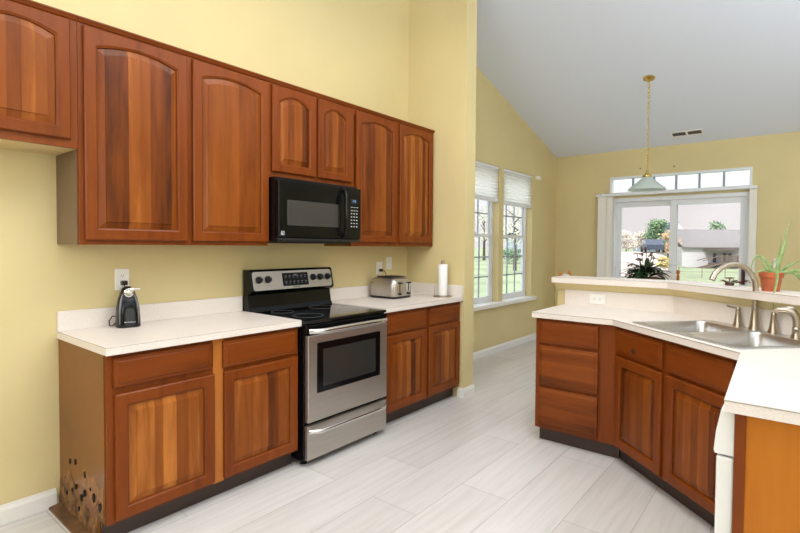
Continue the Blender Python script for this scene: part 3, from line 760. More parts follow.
for x in (.068, .143, .552, .622, .700):
    m = MB(); KM = CPM @ Matrix.Translation((x, -.004, .008)) @ Matrix.Rotation(PI/2, 4, 'X')
    m.lathe([(.0255, 0), (.0255, .004), (.022, .007), (.0205, .022), (.018, .025), (0, .025)], seg=20, mat=KM)
    m.box(-.0035, .0035, -.02, .02, .024, .032, .001, mat=KM); kb = m.build('knob', BLKP, cp, smooth=35)
    m = MB(); m.box(-.001, .001, .008, .019, .0321, .0326, mat=KM); m.build('pointer', INK, kb)
    m = MB()
    for k in range(3): m.box(x-.014+.011*k, x-.008+.011*k, -.0046, -.0042, -.034, -.030, mat=CPM)
    m.build('dial_marking', GREYINK, cp)
writing('maker_mark', 'FRIGIDAIRE', .0125, BLKP, cp, CPM @ front_text(.387, -.0044, -.056))
# oven door
m = MB(); m.box(.004, RW-.004, -.68, -.657, .815, .880, .004); m.build('vent_trim', BLACK, t)
m = MB()
wl_, wr_, wb_, wt2 = .085, .675, .45, .765
m.rings([[(p[0], -.658, p[1]) for p in rrect(.014, RW-.01, .278, .815, .006)], [(p[0], -.684, p[1]) for p in rrect(.014, RW-.01, .278, .815, .006)], [(p[0], -.687, p[1]) for p in rrect(.018, RW-.014, .282, .811, .006)]])
od = m.build('oven_door', STEEL, t)
m = MB(); m.rings([[(p[0], -.687, p[1]) for p in rrect(wl_, wr_, wb_, wt2, .008)], [(p[0], -.6895, p[1]) for p in rrect(wl_+.002, wr_-.002, wb_+.002, wt2-.002, .008)]]); wf = m.build('window_border', BLACK, od)
m = MB(); m.rings([[(p[0], -.6895, p[1]) for p in rrect(wl_+.05, wr_-.05, wb_+.035, wt2-.045, .004)], [(p[0], -.6905, p[1]) for p in rrect(wl_+.051, wr_-.051, wb_+.036, wt2-.046, .004)]]); m.build('window_glass', GLASSB, wf)
def bar_handle(name, z, parent, mat, h=.032, y=-.735):
    m = MB(); n = 12; P_ = []
    for k in range(n+1):
        q = k/n; x = .022+(RW-.044)*q; e = min(1, min(q, 1-q)/.09)
        P_.append((x, -.688+(y+.688)*math.sin(e*PI/2)-.012*math.sin(q*PI), z+.006*math.sin(q*PI)))
    m.tube(P_, h/2, 10, flat=(.55, 1), upv=(0, 0, 1)); return m.build(name, mat, parent, smooth=60)
bar_handle('door_handle', .843, od, BRIGHT)
m = MB(); m.box(.012, RW-.01, -.684, -.656, .045, .258, .005); dr = m.build('storage_drawer', STEEL, t)
bar_handle('drawer_handle', .222, dr, BRIGHT, .03, -.728)
for x in (.05, RW-.05):
    for y_ in (-.60, -.08):
        m = MB(); m.lathe([(.022, 0), (.022, .008), (.01, .012), (.01, .036)], (x, y_, 0), 12); m.build('foot', BLKP, t)

# ------------------------------------------------------------------ microwave
t = thing('microwave', 'black over-range microwave under the small wall cabinet', 'microwave', (SX1+.001, 0, 1.388))
MW = .76; MH = .422
m = MB(); m.box(.001, MW-.001, -.375, -.003, .006, MH, .004); m.build('body', BLACK, t)
m = MB(); m.box(.05, MW-.05, -.35, -.03, -.006, .006, .002); m.build('grease_filter', BLKP, t)
m = MB(); m.box(.002, .545, -.412, -.377, .028, .405, .006); md = m.build('door', BLACK, t)
m = MB(); m.rings([[(p[0], -.4122, p[1]) for p in rrect(.072, .525, .11, .275, .006)], [(p[0], -.4132, p[1]) for p in rrect(.074, .523, .112, .273, .006)]]); m.build('window_glass', MWGL, md)
m = MB()
P_ = [(.57, -.412, .385), (.568, -.435, .37), (.562, -.453, .33), (.558, -.460, .26), (.557, -.462, .21), (.558, -.460, .16), (.562, -.453, .10), (.568, -.435, .062), (.57, -.412, .048)]
m.tube(P_, .015, 10, flat=(.8, 1)); m.build('door_handle', BLACK, md, smooth=60)
m = MB(); m.box(.548, MW-.002, -.412, -.377, .028, .405, .005); kp = m.build('keypad', BLACK, t)
m = MB(); m.box(.655, .715, -.4135, -.412, .29, .325, .0005); m.build('display', plain('display_glass', (30, 38, 48), .1), kp)
m = MB()
for (x, z, w_, h_) in ((.672, .303, .004, .014), (.68, .303, .008, .003), (.68, .314, .008, .003), (.692, .303, .009, .014)): m.box(x, x+w_, -.4141, -.4136, z, z+h_)
m.build('display_digits', BLUEINK, kp)
m = MB()
for r_ in range(7):
    for k in range(3):
        x = .652+.028*k; z = .262-.024*r_
        m.box(x, x+(.012 if r_ > 1 else .018), -.4126, -.412, z, z+(.007 if r_ > 1 else .004))
m.build('key_markings', INK, kp)
m = MB()       # small square maker's mark at the lower left of the door
for (a, b_, c_, d) in ((.022, .026, .05, .072), (.022, .046, .068, .072), (.042, .046, .05, .072), (.030, .034, .05, .062), (.022, .046, .047, .049)): m.box(a, b_, -.4128, -.412, c_, d)
m.build('maker_mark', INK, md)
m = MB(); m.box(.004, MW-.004, -.408, -.377, .006, .026, .003); m.build('bottom_vent', BLKP, t)

# ------------------------------------------------------------------ outlets and switches
def outlet(name, label, M4, kind='outlet', w_=.07, h_=.115, horiz=False):
    """local: plate in xz plane, front toward -y"""
    t = bpy.data.objects.new(name, None); t.empty_display_size = .03; COL.objects.link(t); t.matrix_world = M4
    tag(t, label, 'light switch' if kind == 'switch' else 'outlet')
    m = MB(); L = rrect(-w_/2, w_/2, -h_/2, h_/2, .005)
    m.rings([[(p[0], -.0002, p[1]) for p in L], [(p[0], -.004, p[1]) for p in L], [(p[0]*.94, -.006, p[1]*.96) for p in L]]); m.build('cover_plate', WPLAST, t)
    if kind == 'switch':
        m = MB(); m.box(-.005, .005, -.016, -.005, -.004, .014, .002); m.build('toggle', WPLAST, t)
        m = MB()
        for z in (-.03, .03): m.lathe([(.003, 0), (.003, .001), (0, .001)], seg=8, mat=Matrix.Translation((0, -.006, z)) @ Matrix.Rotation(PI/2, 4, 'X'))
        m.build('screw', SLOT, t)
    else:
        for s in (-1, 1):
            q = MB(); L = rrect(-.017, .017, -.014, .014, .009); fn = (lambda a, y, b_: (b_+s*.0195, y, a)) if horiz else (lambda a, y, b_: (a, y, b_+s*.0195))
            q.rings([[fn(p[0], -.006, p[1]) for p in L], [fn(p[0], -.0075, p[1]) for p in L]]); r_ = q.build('receptacle', WPLAST, t)
            q = MB()
            for a, b_, hh in ((-.006, .003, .005), (.006, .003, .004)):
                c0 = fn(a-.001, -.0077, b_-hh); c1 = fn(a+.001, -.0074, b_+hh); q.box(min(c0[0], c1[0]), max(c0[0], c1[0]), -.0079, -.0074, min(c0[2], c1[2]), max(c0[2], c1[2]))
            c = fn(0, 0, -.007); q.box(c[0]-.002, c[0]+.002, -.0079, -.0074, c[2]-.002, c[2]+.002)
            q.build('slots', SLOT, r_)
    return t
T_ = Matrix.Translation
outlet('wall_outlet', 'white wall outlet behind the black can opener', T_((-2.622, 0, 1.168)), h_=.122, w_=.076)
outlet('wall_outlet', 'white wall outlet with the toaster plugged in', T_((-.414, 0, 1.165)), w_=.076)
outlet('light_switch', 'white light switch on the wall above the toaster, right of its outlet', T_((-.278, 0, 1.207)), 'switch', w_=.076)
outlet('wall_outlet', 'white sideways outlet in the backsplash under the ledge', T_((.0788, -1.798, .973)) @ Matrix.Rotation(-PI/2, 4, 'Z'), w_=.118, h_=.076, horiz=True)
outlet('light_switch', 'white switch plate on the far wall right of the patio door', T_((XF, -2.777, 1.19)) @ Matrix.Rotation(-PI/2, 4, 'Z'), 'switch')

# ------------------------------------------------------------------ can opener
t = thing('can_opener', 'black electric can opener with silver cutter on the left worktop', 'can opener', (-2.642, -.125, CH), math.radians(-14))
def ol(x, y, z): v = Matrix.Rotation(math.radians(14), 3, 'Z') @ Vector((x+2.642, y+.125, 0)); return (v.x, v.y, z-CH)
def loft(m, secs, n=24):
    """secs: (z, halfwidth, halfdepth, y offset, power)"""
    L = []
    for z, a, b_, yo, pw in secs:
        ring = []
        for k in range(n):
            th = 2*PI*k/n; c, s = math.cos(th), math.sin(th)
            ring.append((a*math.copysign(abs(c)**pw, c), yo+b_*math.copysign(abs(s)**pw, s), z))
        L.append(ring)
    m.rings(L); return m
m = loft(MB(), [(0, .054, .05, 0, .5), (.006, .059, .054, 0, .5), (.055, .058, .052, 0, .55), (.11, .055, .047, .004, .6), (.155, .047, .041, .008, .65), (.19, .036, .034, .012, .7), (.213, .026, .026, .014, .8), (.222, .012, .012, .014, .9)])
m.build('body', BLKP, t, smooth=50)
m = loft(MB(), [(.012, .0415, .012, -.046, .6), (.08, .0395, .012, -.042, .6), (.135, .030, .012, -.033, .7), (.150, .02, .010, -.028, .8)]); fp = m.build('front_panel', BLACK, t, smooth=50)
m = MB()
for s in (-1, 1): m.tube([(s*.0455, -.046, .02), (s*.045, -.041, .09), (s*.038, -.033, .145), (s*.028, -.025, .182)], [.003, .005, .006, .004], 8)
m.build('side_trim', plain('silver_plastic', (110, 112, 116), .3, metal=.5), t, smooth=60)
m = MB(); m.lathe([(.024, 0), (.024, .006), (.017, .009), (.014, .014), (0, .015)], seg=20, mat=T_((0, -.034, .190)) @ Matrix.Rotation(PI/2, 4, 'X')); m.lathe([(.011, 0), (.011, .02), (0, .021)], seg=14, mat=T_((.012, -.034, .206)) @ Matrix.Rotation(PI/2, 4, 'X')); m.build('cutter', BRIGHT, t, smooth=40)
m = MB(); m.box(-.012, .056, -.046, -.036, .203, .213, .003); m.build('lever', BRIGHT, t)
writing('maker_mark', 'Hamilton Beach', .0085, INK, t, front_text(0, -.0590, .032), .25)
m = MB(); m.tube([(-.045, .02, .055), (-.072, .02, .062), (-.088, .022, .035), (-.085, .030, .008), (-.066, .045, .006), (-.05, .06, .02), (-.04, .07, .08), (-.02, .075, .15), ol(-2.63, -.045, 1.11), ol(-2.622, -.034, 1.140)], .0032, 8); m.build('cord', BLKP, t, smooth=60)
m = MB(); m.box(-.015, .015, -.016, .012, -.013, .013, .004, mat=T_(ol(-2.620, -.0205, 1.1485)) @ Matrix.Rotation(math.radians(14), 4, 'Z')); m.build('plug', BLKP, t)

# ------------------------------------------------------------------ toaster
t = thing('toaster', 'four-slot stainless toaster on the worktop right of the range', 'toaster', (-.47, -.188, CH), math.radians(-88))
TL, TW, TZ = .145, .135, .185
m = MB(); L = []
for z, i in ((.018, .004), (.03, 0), (.12, 0), (.155, .008), (.176, .026), (.185, .052)):
    L.append([(p[0], p[1], z) for p in rrect(-TL+i, TL-i, -TW+i, TW-i, .045)])
m.rings(L); m.build('body', STEEL, t, smooth=50)
m = MB(); m.rings([[(p[0], p[1], .004) for p in rrect(-TL+.006, TL-.006, -TW+.006, TW-.006, .04)], [(p[0], p[1], .02) for p in rrect(-TL+.001, TL-.001, -TW+.001, TW-.001, .045)]]); m.build('base', BLKP, t)
for sx in (-1, 1):
    for sy in (-1, 1): m = MB(); m.lathe([(.011, 0), (.009, .006)], (sx*.1, sy*.09, 0), 10); m.build('foot', BLKP, t)
m = MB(); m.rings([[(p[0], p[1], .1852) for p in rrect(-TL+.055, TL-.05, -TW+.03, TW-.03, .02)], [(p[0], p[1], .1885) for p in rrect(-TL+.058, TL-.053, -TW+.033, TW-.033, .02)]]); tp = m.build('top_plate', BLKP, t)
for k in range(4): m = MB(); y_ = -.075+.05*k; m.box(-.08, .085, y_-.013, y_+.013, .1886, .1894, .0003); m.build('slot', HOLE, tp)
# the lever end faces local +x
for y_ in (-.062, .062):
    m = MB(); m.box(TL-.002, TL+.0035, y_-.030, y_+.030, .03, .150, .003); cpn = m.build('lever_panel', BRIGHT, t)
    m = MB(); m.box(TL+.0036, TL+.0042, y_-.006, y_+.006, .06, .145); m.build('lever_slot', HOLE, cpn)
    m = MB(); m.box(TL+.003, TL+.026, y_-.017, y_+.017, .128, .142, .004); m.build('lever', BLKP, cpn)
    m = MB(); m.lathe([(.013, 0), (.013, .008), (.010, .014), (0, .015)], seg=16, mat=T_((TL+.004, y_, .043)) @ Matrix.Rotation(PI/2, 4, 'Y')); m.build('browning_knob', BLKP, cpn, smooth=40)
m = MB(); m.box(-.115, -.085, -TW-.001, -TW, .128, .136); m.build('maker_mark', GREYINK, t)
rot = Matrix.Rotation(math.radians(88), 3, 'Z')
def tl(x, y, z): v = rot @ Vector((x+.47, y+.188, 0)); return (v.x, v.y, z-CH)
m = MB(); m.tube([tl(-.45, -.040, .97), tl(-.40, -.030, 1.0), tl(-.355, -.03, 1.06), tl(-.36, -.038, 1.11), tl(-.385, -.042, 1.137), tl(-.414, -.034, 1.146)], .0032, 8); m.build('cord', BLKP, t, smooth=60)
m = MB(); m.box(-.013, .013, -.014, .012, -.013, .013, .004, mat=T_(tl(-.414, -.022, 1.146)) @ Matrix.Rotation(math.radians(88), 4, 'Z')); m.build('plug', BLKP, t)

# ------------------------------------------------------------------ paper towels
t = thing('paper_towel_holder', 'steel upright paper towel holder by the stub wall', 'paper towel holder', (-.113, -.50, CH))
m = MB(); m.lathe([(.088, 0), (.088, .006), (.082, .011), (.02, .013), (0, .013)], seg=36); m.build('base', SATIN, t, smooth=40)
m = MB(); m.lathe([(.006, .0131), (.006, .298), (.011, .300), (.0175, .311), (.017, .322), (.010, .328), (0, .329)], seg=14); m.build('post', SATIN, t, smooth=50)
m = MB(); m.tube([(-.062, .045, .012), (-.062, .045, .10), (-.058, .042, .115)], .003, 8); m.build('tension_arm', SATIN, t)
m = MB(); m.lathe([(.013, 0), (.041, 0), (.0425, .003), (.0425, .275), (.041, .278), (.013, .278), (.013, 0)], seg=32)
r_ = m.build('paper_towel_roll', PAPER, None, smooth=40, loc=(-.113, -.50, CH+.0132)); tag(r_, 'thin white roll of paper towels on the steel holder', 'paper towels')

# ------------------------------------------------------------------ pendant lamp, vent, sensor
px, py = 2.251, -1.642
t = thing('pendant_lamp', 'brass chain pendant lamp with frosted glass cone shade over dining table', 'pendant lamp', (px, py, zc(px)))
za = zc(px)
slope = math.atan(.2916)
m = MB(); m.lathe([(.062, 0), (.060, -.010), (.045, -.020), (.02, -.028), (.012, -.036), (0, -.036)], seg=24, mat=Matrix.Rotation(slope, 4, 'Y')); m.build('canopy', BRASS, t, smooth=40)
m = MB(); n = 34; z0 = -.045; z1 = 2.225-za
for k in range(n):
    z = z0+(z1-z0)*(k+.5)/n; m.torus((0, 0, z), .0170, .0046, Matrix.Rotation(PI/2*(k % 2), 4, 'Z'), 10, 5, .62)
m.build('chain', BRASS, t, smooth=True)
m = MB(); m.tube([(.004*math.sin(k*1.4), .004*math.cos(k*1.4), z0+(z1-z0)*k/40) for k in range(41)], .0022, 6); m.build('cord', plain('gold_cord', (188, 168, 120), .5), t)
m = MB(); m.lathe([(.006, 2.232-za), (.014, 2.225-za), (.018, 2.20-za), (.03, 2.19-za), (.046, 2.178-za), (.048, 2.163-za), (.03, 2.158-za)], seg=24); m.build('socket_cap', BRASS, t, smooth=40)
m = MB(); L = []
for i, (r, z) in enumerate(((.04, 2.158), (.075, 2.128), (.13, 2.078), (.186, 2.032), (.194, 2.016), (.190, 2.016), (.182, 2.030), (.126, 2.074), (.072, 2.122), (.038, 2.152))):
    L.append([(r*(1+.018*math.cos(k*PI))*math.cos(2*PI*k/64), r*(1+.018*math.cos(k*PI))*math.sin(2*PI*k/64), z-za) for k in range(64)])
m.rings(L, False, False); m.build('lamp_shade', SHADE, t, smooth=60)
m = MB(); m.lathe([(.012, 2.155-za), (.016, 2.13-za), (.03, 2.09-za), (.03, 2.075-za), (.018, 2.05-za), (0, 2.045-za)], seg=16); m.build('bulb', WPLAST, t, smooth=True)

VM = T_((3.585, -1.81, zc(3.585))) @ Matrix.Rotation(slope, 4, 'Y')
t = bpy.data.objects.new('ceiling_vent', None); COL.objects.link(t); t.matrix_world = VM; tag(t, 'white ceiling air vent with dark slats near the far wall', 'air vent')
m = MB(); 
for (a, b_, c_, d) in ((-.07, -.045, -.19, .19), (.045, .07, -.19, .19), (-.045, .045, -.19, -.165), (-.045, .045, .165, .19), (-.045, .045, -.012, .012)): m.box(a, b_, c_, d, -.009, 0, .002)
m.build('frame', TRIM, t)
m = MB(); m.box(-.045, .045, -.165, -.012, -.002, -.0005); m.box(-.045, .045, .012, .165, -.002, -.0005); m.build('opening', HOLE, t)
m = MB()
for k in range(5):
    for s in (-1, 1): m.box(-.038+.019*k-.005, -.038+.019*k+.005, s*.0885-.0765, s*.0885+.0765, -.006, -.003)
m.build('slats', VENTM, t)
t = thing('wall_sensor', 'small white plastic box high on the dining wall by the corner', 'wall sensor', (3.14, YD, 2.355))
m = MB(); m.box(-.055, .055, -.04, 0, 0, .055, .006); m.build('housing', WPLAST, t)
m = MB(); m.box(-.02, .02, -.043, -.039, .012, .03, .002); m.build('lens', VANE, t)
for y_, z_, k in ((-1.19, 2.50, 'left'), (-1.62, 2.49, 'right')):
    m = MB(); m.tube([(0, 0, 0), (-.022, 0, 0), (-.028, 0, .006), (-.028, 0, .014)], .004, 6); m.lathe([(.009, 0), (.009, .003), (0, .004)], seg=10, mat=Matrix.Rotation(-PI/2, 4, 'Y'))
    o = m.build('wall_hook', BRONZE, None, loc=(XF, y_, z_)); tag(o, 'tiny dark hook on the far wall above the transom, %s one' % k, 'hook', 'hooks above the transom')

# ------------------------------------------------------------------ dining table, chairs
t = thing('dining_table', 'oak dining table behind the half wall, under the pendant lamp', 'table', (2.12, -1.60, 0))
m = MB(); m.box(-.72, .72, -.45, .45, .715, .745, .012); m.build('tabletop', OAKH, t)
m = MB(); m.box(-.62, .62, -.36, -.34, .62, .715); m.box(-.62, .62, .34, .36, .62, .715); m.box(-.62, -.60, -.34, .34, .62, .715); m.box(.60, .62, -.34, .34, .62, .715); m.build('apron', OAKH, t)
for sx in (-1, 1):
    for sy in (-1, 1): m = MB(); m.lathe([(.025, 0), (.03, .05), (.024, .12), (.038, .3), (.03, .42), (.04, .55), (.04, .715)], (sx*.61, sy*.345, 0), 14); m.build('leg', OAK, t, smooth=40)
def chair(label, loc, rz):
    """front toward local -y; back posts at y=+.2"""
    t = thing('dining_chair', label, 'chair', loc, rz, 'dining chairs'); t.scale = (1, 1, 1.055)
    m = MB(); m.box(-.21, .21, -.22, .19, .435, .46, .01); m.build('seat', OAKH, t)
    for s in (-1, 1):
        m = MB(); m.lathe([(.014, 0), (.019, .1), (.016, .2), (.022, .32), (.02, .434)], (s*.18, -.18, 0), 12); m.build('leg', OAK, t, smooth=40)
        m = MB(); m.lathe([(.014, 0), (.02, .2), (.02, .45), (.018, .70), (.016, .96), (.0195, .965), (.012, .985), (.013, .99), (.0205, 1.008), (.0205, 1.025), (.012, 1.042), (0, 1.046)], (s*.21, .212, 0), 14); m.build('back_post', OAK, t, smooth=40)
    for z in (.60, .72, .84): m = MB(); m.box(-.195, .195, .204, .22, z, z+.05, .005); m.build('back_slat', OAKH, t)
    m = MB(); m.prism([(-.195, .93), (.195, .93), (.195, .985), (.12, 1.010), (0, 1.018), (-.12, 1.010), (-.195, .985)], lambda a, z, y: (a, y, z), .203, .221); o = m.build('top_rail', WPLAST, t); o['label'] = 'white top rail'
    m = MB(); m.tube([(-.18, -.18, .2), (-.21, .212, .2)], .009, 8); m.tube([(.18, -.18, .2), (.21, .212, .2)], .009, 8); m.tube([(-.195, 0, .2), (.195, 0, .2)], .009, 8); m.build('stretcher', OAK, t)
    return t
chair('oak chair whose two finials show at the left end of the ledge', (1.615, -1.19, 0), math.radians(7))
chair('oak chair at the table end by the patio door, one finial beside the plant', (2.80, -1.635, 0), math.radians(-90))

# table plant
PZ = .15
t = thing('centerpiece_plant', 'dark green plant with maroon flowers in a basket on the dining table', 'potted plant', (2.19, -1.665, .745))
m = MB(); m.lathe([(.09, 0), (.12, .02), (.135, .24), (.14, .29), (.128, .29), (.12, .27), (0, .27)], seg=24); m.build('basket', WICK, t, smooth=40)
def leaf(m, base, d, up_, ln, wd, droop=.5, fold=.2):
    d = Vector(d).normalized(); side = d.cross(Vector((0, 0, 1))).normalized(); base = Vector(base)
    ring = []; n = 6
    for i in range(n+1):
        q = i/n; c = base+d*ln*q+Vector((0, 0, up_*ln*q-droop*ln*q*q)); w_ = wd*math.sin(PI*min(1, q*.92+.06))**.8
        ring.append((m.bm.verts.new(c-side*w_+Vector((0, 0, fold*w_))), m.bm.verts.new(c), m.bm.verts.new(c+side*w_+Vector((0, 0, fold*w_)))))
    for a, b_ in zip(ring, ring[1:]):
        m.bm.faces.new((a[0], a[1], b_[1], b_[0])); m.bm.faces.new((a[1], a[2], b_[2], b_[1]))
rnd = random.Random(5)
m = MB()
for k in range(110):
    a = rnd.uniform(0, 2*PI); leaf(m, (.04*math.cos(a), .04*math.sin(a), rnd.uniform(.14, .26)+PZ-.02), (math.cos(a), math.sin(a), 0), rnd.uniform(.1, .9), rnd.uniform(.14, .27), rnd.uniform(.016, .032), rnd.uniform(.3, .75))
m.build('foliage', DKLEAF, t, smooth=True)
m = MB()
for (a, r, z) in ((.2, .03, .47), (1.4, .05, .42), (2.2, .10, .42), (3.0, .17, .36), (4.2, .08, .43), (5.2, .05, .40), (5.8, .12, .37), (.9, .12, .36), (2.5, .2, .3), (4.8, .15, .35)):
    for k in range(9): leaf(m, (r*math.cos(a), r*math.sin(a), z-.02+PZ), (math.cos(k*.7), math.sin(k*.7), 0), rnd.uniform(.1, .9), .05, .014, .5)
m.build('flowers', MAROON, t, smooth=True)
m = MB()
for (a, r, z) in ((.2, .03, .47), (1.4, .05, .42), (2.2, .10, .42), (3.0, .17, .36), (4.2, .08, .43), (5.8, .12, .37)):
    m.tube([(0, 0, .28), (r*.5*math.cos(a), r*.5*math.sin(a), z*.6+PZ), (r*math.cos(a), r*math.sin(a), z-.02+PZ)], .004, 6)
m.build('stems', DKLEAF, t)

# small maroon sprig behind the faucet, on the ledge
t = thing('flower_sprig', 'low maroon flower sprig on the ledge behind the faucet spout', 'flowers', (-.02, -2.648, 1.131))
m = MB(); m.lathe([(.022, 0), (.026, .004), (.024, .018), (0, .018)], seg=14); m.build('holder', BRONZE, t, smooth=40)
m = MB()
for (x, y, z) in ((.0, .0, .055), (-.01, -.03, .035), (.03, .03, .03), (.02, -.055, .03), (.03, -.085, .035)):
    for k in range(8): leaf(m, (x, y, z-.01), (math.cos(k*.8), math.sin(k*.8), 0), rnd.uniform(.2, .9), .032, .010, .5)
m.build('petals', MAROON, t, smooth=True)
m = MB()
for (x, y, z) in ((.0, .0, .05), (-.01, -.03, .03), (.03, .03, .025), (.02, -.055, .025), (.03, -.085, .03)): m.tube([(0, 0, .012), (x*.6, y*.6, z*.8), (x, y, z-.004)], .0028, 6)
m.build('stems', BRONZE, t)

# ------------------------------------------------------------------ aloe in a clay pot
ax, ay = -.342, -2.871
t = thing('potted_aloe', 'spiky green aloe in a terracotta pot on the ledge', 'potted plant', (ax, ay, 1.131))
m = MB(); m.lathe([(.040, 0), (.042, .004), (.050, .076), (.057, .077), (.059, .104), (.054, .106), (.051, .09), (.0, .09)], seg=32); m.build('pot', TERRA, t, smooth=40)
m = MB(); m.lathe([(.0505, .0905), (.045, .094), (0, .097)], seg=24); m.build('soil', SOIL, t)
R_ = Vector((rt.x, rt.y, 0)); Fw = Vector((math.cos(YAW), math.sin(YAW), 0))
def aleaf(pts, w0):
    P_ = [R_*(a+.016)+Fw*b_+Vector((0, 0, c_)) for a, b_, c_ in pts]
    out = []
    for i in range(len(P_)-1):                    # smooth through the points
        p0, p1, p2, p3 = P_[max(i-1, 0)], P_[i], P_[i+1], P_[min(i+2, len(P_)-1)]
        for k in range(5):
            s = k/5; out.append(.5*((2*p1)+(p2-p0)*s+(2*p0-5*p1+4*p2-p3)*s*s+(3*p1-p0-3*p2+p3)*s**3))
    out.append(P_[-1]); n = len(out)
    m = MB(); m.tube(out, [max(.0012, w0*(1-(i/(n-1))**1.6)) for i in range(n)], 8, flat=(1, .45), upv=tuple(-Fw)); m.build('leaf', ALOE, t, smooth=60)
for pts, w0 in (
    ([(.01, 0, .09), (.02, -.01, .16), (.045, -.01, .25), (.055, -.01, .33), (.085, 0, .40)], .0135),
    ([(.02, .01, .09), (.035, .02, .18), (.05, .02, .26), (.048, .02, .31)], .008),
    ([(-.0, 0, .09), (-.035, .01, .16), (-.065, .02, .195), (-.10, .02, .18), (-.112, .02, .13), (-.105, .02, .095)], .008),
    ([(0, -.01, .095), (-.03, -.06, .11), (-.06, -.10, .06), (-.085, -.115, -.01), (-.09, -.12, -.08), (-.082, -.12, -.12)], .0125),
    ([(.02, 0, .095), (.06, -.01, .135), (.11, -.01, .16), (.17, 0, .185)], .0095),
    ([(.02, -.01, .095), (.07, -.04, .11), (.12, -.05, .065), (.17, -.05, .0+.02), (.20, -.05, -.01+.02)], .013),
    ([(.02, -.02, .095), (.07, -.06, .12), (.13, -.08, .095), (.19, -.09, .08)], .010),
    ([(0, .02, .095), (-.02, .05, .14), (-.03, .06, .175), (-.05, .06, .20)], .008),
    ([(-.02, -.01, .095), (-.06, -.03, .12), (-.12, -.03, .105), (-.15, -.03, .10)], .007),
    ([(.01, .02, .095), (.03, .06, .15), (.08, .09, .17)], .009)):
    aleaf(pts, w0)

# ------------------------------------------------------------------ outdoors
def gz(x, y):
    d = math.hypot(x+3.8, y+3); a = math.degrees(math.atan2(y+3, x+3.8))
    k = min(1, max(0, (a-8.8)/3)); k = k*k*(3-2*k); q = min(1, max(0, (d-9)/48))
    return -.12+q*(-.9*(1-k)+1.0*k)
m = MB(); ang = [-70+2*i for i in range(34)]+[-1+.75*i for i in range(32)]+[24+3*i for i in range(36)]
ds = [7.95, 9, 11, 14, 18, 23, 29, 36, 44, 52, 60, 80, 120, 200]; V = {}
def gp(a, d):
    a = math.radians(a); x, y = -3.8+d*math.cos(a), -3+d*math.sin(a)
    if x < 4.09 and y < .31:                     # keep the lawn outside the house walls
        if math.degrees(a) > 22: y = .31
        else: x = 4.09
    return (x, y, gz(x, y))
for i, a in enumerate(ang):
    for k, d in enumerate(ds): V[i, k] = m.bm.verts.new(gp(a, d/max(.35, math.cos(math.radians(a))) if k == 0 else d/max(.35, math.cos(math.radians(a)))))
for i in range(len(ang)-1):
    for k in range(len(ds)-1):
        try: m.bm.faces.new((V[i, k], V[i+1, k], V[i+1, k+1], V[i, k+1]))
        except ValueError: pass
struct(m.build('ground', GRASS, None, smooth=True), 'pale green lawn outside')
CP = Vector((-3.79886, -2.99336, 1.36985))
def ray(pxx, depth, z=None):
    """point on the ground seen at photo column pxx, at a distance along the view axis"""
    a = (pxx-400)/F_PX; d = Vector((fw.x, fw.y, 0)).normalized()+rt*a
    p = CP+d*depth; return Vector((p.x, p.y, gz(p.x, p.y) if z is None else z))
m = MB(); V = {}
us = [596+6*i for i in range(13)]; dd_ = [20, 24, 29, 36, 44, 52]
for i, u in enumerate(us):
    for k, d in enumerate(dd_): p = ray(u, d); V[i, k] = m.bm.verts.new((p.x, p.y, p.z+.04))
for i in range(12):
    for k in range(5): m.bm.faces.new((V[i, k], V[i+1, k], V[i+1, k+1], V[i, k+1]))
struct(m.build('road', ROADM), 'pale drive outside the patio door')

def tree(name, label, p, h, rad, mat, trunk=.3, shape=1.0, n=1500, sz=.22, seed=1):
    rn = random.Random(seed)
    t = thing(name, label, 'tree' if 'bush' not in name else 'bush', p, 0)
    m = MB(); m.tube([(0, 0, -.1), (.02, .01, h*trunk), (0, .03, h*.7)], [h*.028, h*.02, h*.006], 8)
    for k in range(7):
        a = k*2.4; zz = h*(trunk+.07*k); m.tube([(0, 0, zz), (rad*.45*math.cos(a), rad*.45*math.sin(a), zz+h*.12)], [h*.01, h*.004], 6)
    m.build('trunk', BARK, t)
    m = MB()
    cl = [(rn.uniform(-.55, .55), rn.uniform(-.55, .55), rn.uniform(-.8, .8)) for _ in range(16)]
    for k in range(n):
        c = cl[k % 16]; q = (1-abs(c[2])**2*.55*shape)
        g = Vector((rn.gauss(0, .26), rn.gauss(0, .26), rn.gauss(0, .16)))
        P_ = Vector(((c[0]*q+g.x)*rad, (c[1]*q+g.y)*rad, h*trunk*.8+(h-h*trunk*.8)*(.5+.5*c[2]+g.z*.4)))
        n1 = Vector((rn.gauss(0, 1), rn.gauss(0, 1), rn.gauss(0, 1))).normalized(); n2 = n1.orthogonal().normalized()
        s = sz*rn.uniform(.6, 1.3)
        m.bm.faces.new([m.bm.verts.new(P_+n2*s), m.bm.verts.new(P_+n1*s*.6), m.bm.verts.new(P_-n2*s), m.bm.verts.new(P_-n1*s*.6)])
    m.build('crown', mat, t)
    return t
tree('evergreen_tree', 'tall rounded green tree seen through the left patio pane', ray(656.5, 60), 4.1, 1.25, TREEG, .12, .9, 2600, .15, 3)
tree('autumn_tree', 'orange autumn tree just right of the green tree outside', ray(668, 54), 3.2, 1.0, TREEO, .2, 1, 900, .14, 4)
tree('pale_tree', 'pale pink leafed tree at the left edge of the patio pane', ray(626, 55), 2.4, 1.3, TREEP, .15, 1, 1200, .11, 5)
tree('pale_tree', 'pale pink leafed tree between the green tree and the pane edge', ray(641, 62), 2.6, 1.0, TREEP, .15, 1, 1200, .12, 6)
tree('yellow_bush', 'yellow bush low behind the table plant, outside the patio door', ray(664, 28), .7, .55, BUSHY, .1, .6, 900, .06, 7)
tree('garden_tree', 'loose olive tree seen through the dining window nearer the corner', ray(515, 24), 3.4, 1.1, TREEL, .35, 1, 800, .06, 8)
